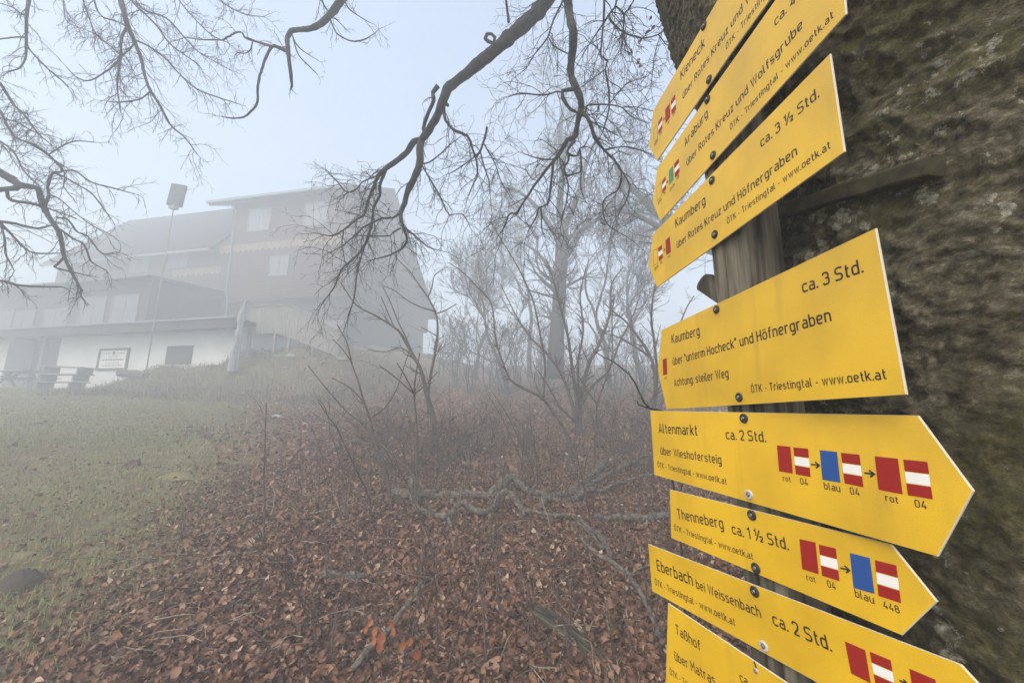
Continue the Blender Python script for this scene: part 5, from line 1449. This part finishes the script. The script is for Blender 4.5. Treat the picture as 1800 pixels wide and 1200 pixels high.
# ================================================================== FALLEN WOOD
def onpath(pts, lift0):
    P = []
    for q in pts:
        p = onground(q[0], q[1]); P.append(np.array([p[0], p[1], p[2] + (q[3] if len(q) > 3 else lift0)]))
    return P
def fallen(label, lines, name='fallen_branch', cat='branch', twd=.6):
    b0 = onground(*lines[0][0][:2]); o = thing(name, tuple(b0), label, cat)
    a = MB(); b = a
    for li, pts in enumerate(lines):
        P = [p - b0 for p in onpath(pts, .05)]; rr = [q[2] * .84 * np.linalg.norm(onground(q[0], q[1])[:2]) / 640 for q in pts]
        P, rr = smooth_path(P, rr, .05)
        P = P + np.array([[.022 * mn.noise(Vector((p[0] * 11, p[1] * 11, li * 3 + 40))), .02 * mn.noise(Vector((p[0] * 11, p[1] * 11, li * 3 + 80))), .03 * mn.noise(Vector((p[0] * 9, p[1] * 9, li * 3)))] for p in P])
        rr = rr * np.array([1 + .34 * mn.noise(Vector((p[0] * 14, p[1] * 14, li))) + .25 * mn.noise(Vector((p[0] * 37, p[1] * 37, li))) for p in P])
        a.tube(P, rr, 9)
        for k in range(int(len(P) * .05 * 6 * twd)):
            i = R.randint(1, len(P)); t = unit(P[i] - P[i - 1]); ax = unit(np.cross(t, R.normal(0, 1, 3)) + np.array([0, 0, .8]))
            twig(b, P[i], t * .5 + ax * .8, R.uniform(.15, .5), max(.0025, rr[i] * .22), 1, .0, .16, 3, .6, rmin=.002)
    a.build('wood', M['dead_wood'], o, smooth=True)
R.seed(400)
def cf(x, y, *k): return (660 + x / 3.4615, 820 + y / 3.4615, *k)
fallen('long grey lichened fallen branch lying across the slope behind the crooked one', [
    [cf(105, 200, 9), cf(180, 205, 9), cf(260, 200, 9), cf(380, 215, 8.5), cf(480, 208, 8), cf(580, 200, 8), cf(680, 215, 8), cf(760, 185, 8, .12), cf(830, 150, 7.5, .16), cf(880, 175, 7, .1), cf(960, 195, 7), cf(1050, 205, 6.5), cf(1150, 205, 6.2), cf(1250, 175, 5.8, .1), cf(1330, 130, 5.2, .15), cf(1390, 60, 4.5, .15), cf(1440, 10, 3.2, .2)],
    [cf(1240, 185, 4.4), cf(1330, 150, 4.2, .1), cf(1440, 95, 3.8, .12), cf(1530, 70, 3.2, .15), cf(1640, 35, 2.6, .2), cf(1720, 20, 2, .2)],
    [cf(700, 215, 4), cf(770, 200, 4), cf(835, 200, 4), cf(850, 235, 4), cf(890, 270, 3.5), cf(905, 330, 3)],
    [cf(1000, 280, 6), cf(1040, 245, 6, .07), cf(1120, 240, 5.5), cf(1200, 240, 5.2), cf(1290, 205, 4.6, .1), cf(1370, 185, 4), cf(1470, 165, 3.2, .1), cf(1620, 140, 2.4, .15), cf(1790, 140, 1.6, .2)]], twd=.7)
fallen('crooked pale fallen branch winding through the leaves in front', [
    [cf(215, 190, 4.5, .22), cf(215, 240, 4.8, .12), cf(250, 290, 5), cf(330, 325, 5.2), cf(410, 350, 5.5), cf(450, 350, 5.5), cf(490, 320, 6, .1), cf(540, 300, 6.2, .1), cf(600, 305, 6, .08), cf(660, 325, 6), cf(720, 295, 6, .08), cf(760, 245, 5.6, .12), cf(800, 235, 5.2, .14), cf(840, 260, 5, .1), cf(900, 295, 4.6), cf(980, 315, 4.2), cf(1080, 325, 3.8), cf(1160, 340, 3.2), cf(1240, 370, 4), cf(1330, 440, 4.5), cf(1400, 530, 4.8), cf(1440, 600, 4.8)],
    [cf(450, 345, 3.5, .05), cf(448, 380, 3.2), cf(465, 430, 2.6)],
    [cf(1220, 365, 3.2), cf(1290, 420, 3.4), cf(1340, 500, 3.4), cf(1390, 560, 3)]], twd=.4)
fallen('grey branch sloping down at the right among the leaves', [[(1020, 955, 4), (1050, 990, 4.2), (1090, 1015, 4.2), (1125, 1060, 4.2), (1150, 1110, 4), (1165, 1165, 4)]], twd=.8)
fallen('dark straight stick lying at the bottom edge beside the orange leaves', [[(618, 1200, 5.5, .05), (650, 1170, 5.5, .07), (690, 1135, 5, .1), (722, 1105, 4.4, .14), (740, 1085, 3, .2)]], name='fallen_stick', cat='stick', twd=.2)
fallen('short dark log lying on the slope below the lodge corner', [[(578, 800, 4), (600, 790, 5), (640, 778, 5), (690, 768, 4)]], name='fallen_log', cat='log', twd=0)
fallen('dark log almost buried in leaves right of the fallen branches', [[cf(1330, 335, 5, .03), cf(1450, 340, 7, .03), cf(1600, 345, 8, .03), cf(1800, 335, 8, .03)]], name='fallen_log', cat='log', twd=.2)
fallen('short mossy log lying in the leaves at the centre left', [[(560, 1025, 5, .03), (590, 1020, 7, .03), (618, 1022, 8, .03), (640, 1024, 6, .03)]], name='fallen_log', cat='log', twd=0)

# rotten stump: a leaning, split and mossy log end
def stump():
    b0 = onground(1010, 1140); o_t = onground(935, 1060)
    axis = at(930, 1078, onground(955, 1105)[1] + .10); axis = np.array([axis[0], axis[1], axis[2] + .02])
    end = onground(1100, 1190, -.06)
    o = thing('rotten_log', tuple(b0), 'mossy rotten log with a splintered upper end lying in the leaves', 'log')
    mb = MB(); n = 90; k = 90; vs = []; gr_ = []
    P0, P1 = axis - b0, end - b0; d = unit(P1 - P0); e1 = unit(np.cross(d, [0, 0, 1.])); e2 = np.cross(e1, d)
    for i in range(n):
        t = i / (n - 1); c = P0 * (1 - t) + P1 * t + np.array([0, 0, .035 * math.sin(math.pi * t)])
        for j in range(k):
            a = j * 2 * math.pi / k; ca, sa = math.cos(a), math.sin(a)
            g = 1 - abs(2 * (.5 + .5 * mn.noise(Vector((ca * 5, sa * 5, t * 1.3 + 5)))) - 1) ; f = mn.noise(Vector((ca * 17, sa * 17, t * 3.0)))
            r = .058 * (1.0 + .25 * t) * (.80 + .30 * mn.noise(Vector((ca * 2.0, sa * 2.0, t * 1.2))) + .30 * (g - .5) + .14 * f + .07 * mn.noise(Vector((ca * 30, sa * 30, t * 12))))
            jag = (.09 * mn.noise(Vector((ca * 3, sa * 3, 9))) + .05 * mn.noise(Vector((ca * 11, sa * 11, 3)))) * max(0, 1 - t * 4)
            vs.append(c + d * jag + e1 * r * ca * 1.1 + e2 * r * sa * .9); gr_.append(.5 + .9 * f + .5 * (g - .6))
    fs = [(i * k + j, i * k + (j + 1) % k, (i + 1) * k + (j + 1) % k, (i + 1) * k + j) for i in range(n - 1) for j in range(k)]
    vs.append(P0 + d * .06); gr_.append(.1); fs += [(len(vs) - 1, (j + 1) % k, j) for j in range(k)]
    mb.add(vs, fs)
    wo = mb.build('wood', tint_mat('rotten_wood', [(0, (.010, .008, .005)), (.4, (.030, .023, .014)), (.7, (.070, .056, .032)), (1, (.12, .10, .062))]), o, smooth=True)
    at_ = wo.data.attributes.new('tint', 'FLOAT', 'POINT'); at_.data.foreach_set('value', np.clip(gr_, 0, 1).astype(np.float32))
stump()

# ================================================================== LEAF LITTER, GRASS AND STALKS
def cam_cone(n, y0, y1, power, rs_, xm=1.48):
    """random ground points inside what the photograph sees, denser near the camera"""
    y = y0 + (y1 - y0) * rs_.rand(n) ** power
    x = (rs_.rand(n) * 2 - 1) * y * xm
    return x, y
def leaf_mats():
    m = bpy.data.materials.new('dry_beech_leaf'); m.use_nodes = True
    nt, n, b = nodes_of(m); b.inputs['Roughness'].default_value = .6; b.inputs['Specular IOR Level'].default_value = .35
    a = n.new('ShaderNodeAttribute'); a.attribute_name = 'tint'
    r = n.new('ShaderNodeValToRGB')
    st = [(0, (.035, .016, .010)), (.25, (.095, .041, .022)), (.52, (.20, .093, .048)), (.78, (.30, .160, .088)), (.93, (.38, .25, .165)), (1, (.50, .39, .28))]
    while len(r.color_ramp.elements) < len(st): r.color_ramp.elements.new(.5)
    for e, (p, c) in zip(r.color_ramp.elements, st): e.position = p; e.color = (*c, 1)
    nt.links.new(a.outputs['Fac'], r.inputs['Fac']); nt.links.new(r.outputs['Color'], b.inputs['Base Color'])
    return m
M['leaf'] = leaf_mats()
def slope_frame(x, y):
    e = .05
    gx = (gh(x + e, y) - gh(x - e, y)) / (2 * e); gy = (gh(x, y + e) - gh(x, y - e)) / (2 * e)
    n = np.stack([-gx, -gy, np.ones_like(gx)], -1); return n / np.linalg.norm(n, axis=1)[:, None]
def leaves(n, y0, y1, power, size, seed, tilt=.8, name='leaf_litter'):
    rs_ = np.random.RandomState(seed)
    x, y = cam_cone(n, y0, y1, power, rs_)
    g = grassiness(x, y); keep = rs_.rand(n) > g * (.985 - .22 * np.exp(-y / 2.0)); x, y = x[keep], y[keep]; n = len(x)
    N = slope_frame(x, y); N = N + rs_.normal(0, tilt, (n, 3)) * np.array([1, 1, .4]); N[:, 2] = np.abs(N[:, 2]) + .05; N /= np.linalg.norm(N, axis=1)[:, None]
    T = np.cross(N, rs_.normal(0, 1, (n, 3))); T /= np.linalg.norm(T, axis=1)[:, None]; Bv = np.cross(N, T)
    L = size * np.clip(np.exp(rs_.normal(0, .32, n)), .4, 1.9)[:, None]; Wd = L * rs_.uniform(.42, .66, n)[:, None]
    c = np.stack([x, y, gh(x, y) + rs_.rand(n) ** 2 * .035 + .004], -1)
    curl = rs_.uniform(-1.0, 1.7, n)[:, None]; fold = rs_.uniform(-.2, 1.0, n)[:, None]; tw = rs_.normal(0, .38, n)[:, None]
    # 4 stations along the midrib, side points at the two middle ones
    mid = lambda t, k: c + T * L * (t - .5) + N * L * curl * ((t - .5) ** 2) * k
    m0, m1, m2, m3 = mid(0, 1.6), mid(.30, 1.6), mid(.68, 1.6), mid(1, 1.6)
    s1 = lambda sg, p, w_, k: p + sg * Bv * Wd * w_ + N * Wd * (fold * w_ + sg * tw * k)
    V = np.stack([m0, s1(1, m1, .46, .6), s1(-1, m1, .46, .6), m1, s1(1, m2, .42, .8), s1(-1, m2, .42, .8), m2, m3], 1).reshape(-1, 3)
    F0 = np.array([[0, 3, 1, 1], [0, 2, 3, 3], [3, 6, 4, 1], [2, 5, 6, 3], [6, 7, 4, 4], [5, 7, 6, 6]])
    tri = np.array([[0, 3, 1], [0, 2, 3], [3, 6, 4], [3, 4, 1], [2, 5, 6], [2, 6, 3], [6, 7, 4], [5, 7, 6]])
    F = (np.arange(n)[:, None, None] * 8 + tri[None]).reshape(-1, 3)
    o = big_mesh(name, V, F, M['leaf'])
    t = np.clip(rs_.beta(2.0, 2.4, n) + .10 * fbm(x * 1.5, y * 1.5), 0, 1)
    t = np.where(rs_.rand(n) < .045, rs_.uniform(.88, 1, n), t)
    at_ = o.data.attributes.new('tint', 'FLOAT', 'POINT'); at_.data.foreach_set('value', np.repeat(t, 8).astype(np.float32))
    return tag(o, kind='stuff')
tag(leaves(140000, 1.2, 5.5, .75, .036, 1), 'carpet of curled brown beech leaves in the foreground', 'leaves')
tag(leaves(60000, 5.0, 16, .75, .075, 2), 'brown leaf litter spreading up the slope', 'leaves')

def blades(n, y0, y1, power, hgt, wid, seed, dens, name, m, lean=.8, x0=None, clump=0):
    rs_ = np.random.RandomState(seed)
    x, y = cam_cone(n, y0, y1, power, rs_)
    keep = rs_.rand(n) < dens(x, y); x, y = x[keep], y[keep]
    if clump:
        k = clump; x = np.repeat(x, k) + rs_.normal(0, .035, len(x) * k); y = np.repeat(y, k) + rs_.normal(0, .035, len(y) * k)
    n = len(x)
    a = rs_.uniform(0, 6.283, n); H = hgt * rs_.uniform(.4, 1.3, n); le = rs_.uniform(.1, lean, n)
    base = np.stack([x, y, gh(x, y) - .005], -1)
    dr = np.stack([np.cos(a), np.sin(a), np.zeros(n)], -1); sd_ = np.stack([-np.sin(a), np.cos(a), np.zeros(n)], -1) * (wid * rs_.uniform(.6, 1.4, n))[:, None]
    up = np.array([0, 0, 1.])
    p1 = base + (dr * le[:, None] * .35 + up * .60) * H[:, None]; p2 = base + (dr * le[:, None] * 1.0 + up * (1 - .45 * le[:, None])) * H[:, None]
    V = np.stack([base - sd_, base + sd_, p1 + sd_ * .7, p1 - sd_ * .7, p2], 1).reshape(-1, 3)
    F = (np.arange(n)[:, None, None] * 5 + np.array([[0, 1, 2], [0, 2, 3], [3, 2, 4]])[None]).reshape(-1, 3)
    o = big_mesh(name, V, F, m)
    at_ = o.data.attributes.new('tint', 'FLOAT', 'POINT'); at_.data.foreach_set('value', np.repeat(np.clip(.55 * rs_.beta(2, 2, n) + .95 * fbm(x * .7, y * .7) + .36 * np.exp(-((border(x, y) - 1.3) / 1.2) ** 2) + (.9 * fbm(x * 2.6, y * 2.6, 3) if name == 'bank_growth' else 0), 0, 1), 5).astype(np.float32))
    return tag(o, kind='stuff')
M['grass'] = tint_mat('winter_grass', [(0, (.23, .165, .095)), (.3, (.28, .235, .105)), (.6, (.215, .24, .060)), (1, (.40, .37, .18))])
M['straw'] = tint_mat('dry_stalk', [(0, (.17, .11, .075)), (.5, (.30, .215, .15)), (1, (.46, .37, .27))])
gr = lambda x, y: np.clip(grassiness(x, y) * (1.0 + 1.0 * fbm(x * 1.2, y * 1.2)), 0, 1)
tag(blades(110000, 1.3, 7, .8, .065, .0022, 21, gr, 'meadow_grass', M['grass'], lean=1.3), 'short matted winter grass of the near meadow', 'grass')
tag(blades(100000, 6.5, 16.5, .9, .085, .0045, 22, gr, 'meadow_grass', M['grass'], lean=1.3), 'short winter grass running up to the lodge', 'grass')
tuft = lambda x, y: np.clip((1 - grassiness(x, y)) * .9 * (fbm(x * 1.1 + 40, y * 1.1, 3) > .10), 0, 1) * .4 + .02 * (1 - grassiness(x, y))
tag(blades(3000, 1.5, 6, .8, .09, .0017, 23, tuft, 'grass_tufts', M['grass'], lean=1.2, clump=7), 'green grass tufts pushing through the fallen leaves', 'grass')
dry = lambda x, y: (1 - grassiness(x, y)) * np.clip(.35 + .06 * y, 0, 1)
tag(blades(34000, 4.0, 20, .85, .26, .0030, 24, dry, 'dry_stalks', M['straw'], lean=2.4), 'dry pale stalks and bramble canes on the slope', 'stalks')
# matted dry growth on the earth bank
def bankd(x, y):
    lx, ly = loc(x, y); return ((lx > -6.2) & (lx < 5.5) & (ly > -8.2) & (ly < -2.5)) * .9
tag(blades(60000, 11, 18.5, 1.0, .30, .007, 25, bankd, 'bank_growth', tint_mat('matted_grass', [(0, (.07, .045, .028)), (.4, (.16, .11, .07)), (.7, (.28, .21, .14)), (1, (.48, .40, .29))]), lean=1.7), 'matted dry grass hanging over the earth bank', 'grass')

# fallen twigs and pale canes lying and arching over the leaves
mb = MB(); R.seed(500)
for k in range(650):
    px, py = R.uniform(180, 1180), R.uniform(700, 1195)
    p = onground(px, py, .02); a = R.uniform(0, 6.28); L = R.uniform(.10, .38) * (1 if p[1] < 3.5 else 1.7); n = 6; P = [p]
    d = np.array([math.cos(a), math.sin(a), R.uniform(-.05, .45)])
    for i in range(n - 1):
        d = unit(d + R.normal(0, .14, 3) + np.array([0, 0, -.06])); q = P[-1] + d * L / (n - 1); q[2] = max(q[2], ghf(q[0], q[1]) + .012); P.append(q)
    mb.tube(P, np.linspace(.0030, .0012, n) * (1 + .3 * p[1] / 4), 4, 0 if R.rand() < .6 else 1)
tag(mb.build('fallen_twigs', [M['stem'], mat('pale_cane', (.36, .28, .20), .8, (.22, .16, .11), 20)]), 'fallen twigs and pale canes strewn over the leaves', 'twigs', kind='stuff')

# young beech with the bright orange leaves
def orange():
    p = onground(690, 1195); o = thing('beech_seedling', tuple(p), 'young beech seedling still holding bright orange leaves', 'seedling')
    mb = MB(); st = []
    for pts in ([(672, 1230), (676, 1180), (690, 1130), (668, 1095)], [(690, 1130), (712, 1118), (735, 1128)], [(676, 1180), (655, 1120), (640, 1085)]):
        P = [at(a, b, p[1] + .02) - p for a, b in pts]; P, rr = smooth_path(P, np.linspace(.0032, .0015, len(P)), .03); mb.tube(P, rr, 5); st.append(P)
    mb.build('stem', M['stem'], o, smooth=True)
    lm = mat('orange_leaf', (.36, .105, .028), .55, (.24, .070, .022), 25)
    for (px, py, s, an) in ((662, 1102, 1.1, 1.9), (672, 1112, 1.3, 1.7), (686, 1090, .9, 1.2), (655, 1088, .8, 2.3), (693, 1102, .9, 1.4), (668, 1128, 1.1, 1.6), (712, 1128, 1.0, 2.4), (732, 1140, 1.3, 1.5), (740, 1122, .9, .9), (722, 1120, .9, 1.9), (738, 1152, 1.0, 1.4), (700, 1125, .7, 2.6), (660, 1120, .8, 1.8), (645, 1100, .7, 2.0)):
        c = at(px, py, p[1] + R.uniform(-.05, .06)) - p
        T = unit(np.array([math.cos(an) * .7, R.uniform(-.4, .4), -math.sin(an)])); Bv = unit(np.cross(T, [R.uniform(-.5, .5), 1, R.uniform(-.3, .3)])); N = np.cross(T, Bv)
        L = .046 * s; w2 = .017 * s; vs = []; fs = []
        for i, t in enumerate((0, .2, .45, .7, .88, 1)):
            wd = w2 * (math.sin(math.pi * min(1, t * .93 + .05)) ** .8 if 0 < t < 1 else .05); m_ = c + T * L * (t - .1) + N * L * .35 * (t - .4) ** 2
            vs += [m_ + Bv * wd + N * wd * .35, m_, m_ - Bv * wd + N * wd * .35]
        for i in range(5): fs += [(i * 3, i * 3 + 1, i * 3 + 4, i * 3 + 3), (i * 3 + 1, i * 3 + 2, i * 3 + 5, i * 3 + 4)]
        l = MB(); l.add(vs, fs); l.build('leaf', lm, o, smooth=True)
orange()
# moss cushion and bare molehill on the meadow
for (px, py, sx, sy, sz, m, nm, lb, ct) in ((310, 840, .24, .17, .06, mat('moss', (.13, .115, .04), .95, (.20, .165, .06), 40, .8, 160), 'moss_cushion', 'low yellow green moss cushion at the meadow edge', 'moss'),
                                     (35, 1030, .17, .13, .10, mat('bare_earth', (.045, .034, .026), .95, (.07, .055, .04), 30, .9, 120), 'molehill', 'dark molehill at the left edge of the meadow', 'molehill'),
                                     (486, 733, .17, .12, .07, M['stone'], 'stone', 'pale flat stone lying where the leaves meet the meadow', 'stone'),
                                     (775, 925, .045, .03, .025, M['stone'], 'stone', 'tiny white stone beside the crooked fallen branch', 'stone'),
                                     (125, 880, .10, .05, .015, M['stone'], 'stone', 'small flat pale stone in the meadow grass on the left', 'stone')):
    p = onground(px, py); mb = MB(); k = 18; n = 8; vs = [(0, 0, sz)]
    for i in range(1, n):
        for j in range(k):
            th = i / (n - 1); a = j * 2 * math.pi / k; q = 1 + .25 * mn.noise(Vector((math.cos(a) * 2 + px, math.sin(a) * 2, th * 2)))
            vs.append((sx * q * th * math.cos(a), sy * q * th * math.sin(a), sz * (math.cos(th * math.pi / 2) ** .7) * (1 + .3 * mn.noise(Vector((th * 4 + px, a * 3, 1)))) - .02 * th))
    fs = [(0, 1 + j, 1 + (j + 1) % k) for j in range(k)] + [(1 + (i - 1) * k + j, 1 + i * k + j, 1 + i * k + (j + 1) % k, 1 + (i - 1) * k + (j + 1) % k) for i in range(1, n - 1) for j in range(k)]
    mb.add(vs, fs); o = tag(mb.build(nm, m, smooth=True), lb, ct); o.location = p

# writing on the notice board: too far off in the fog to read, set as rows of small marks around a round crest
mb = MB(); R.seed(9)
for (z, x0, x1, h) in ((.27, -.62, -.16, .05), (.27, .16, .62, .05), (.12, -.30, .30, .04), (-.02, -.62, .62, .085), (-.17, -.40, .40, .045), (-.29, -.58, .58, .045)):
    x = x0
    while x < x1:
        wd = min(R.uniform(.02, .055) * (h / .05) ** .5, x1 - x); mb.add([(x, -.0425, z - h / 2), (x + wd, -.0425, z - h / 2), (x + wd, -.0425, z + h / 2), (x, -.0425, z + h / 2)], [(0, 1, 2, 3)]); x += wd + .022 * (2.2 if R.rand() < .16 else 1)
mb.build('lettering', M['dark_timber'], NOTICE)
mb = MB(); k = 20; mb.add([(0, -.043, .28)] + [(.095 * math.cos(a * 2 * math.pi / k), -.043, .28 + .095 * math.sin(a * 2 * math.pi / k)) for a in range(k)], [(0, 1 + j, 1 + (j + 1) % k) for j in range(k)])
mb.build('crest', M['green'], NOTICE)

# ------------------------------------------------------------------ fog
hz = MB(); hz.box(-76, 76, -13, 86, -3.2, 23.0)
ho = hz.build('haze', []) 
hm = bpy.data.materials.new('fog'); hm.use_nodes = True
hn = hm.node_tree; hn.nodes.remove(hn.nodes['Principled BSDF'])
pv = hn.nodes.new('ShaderNodeVolumePrincipled')
pv.inputs['Color'].default_value = (0.925, 0.985, 1.0, 1)
pv.inputs['Density'].default_value = 0.033
pv.inputs['Anisotropy'].default_value = 0.0
hn.links.new(pv.outputs[0], hn.nodes['Material Output'].inputs['Volume'])
ho.data.materials.append(hm)
tag(ho, kind='stuff', label='thick pale mountain fog', cat='fog')
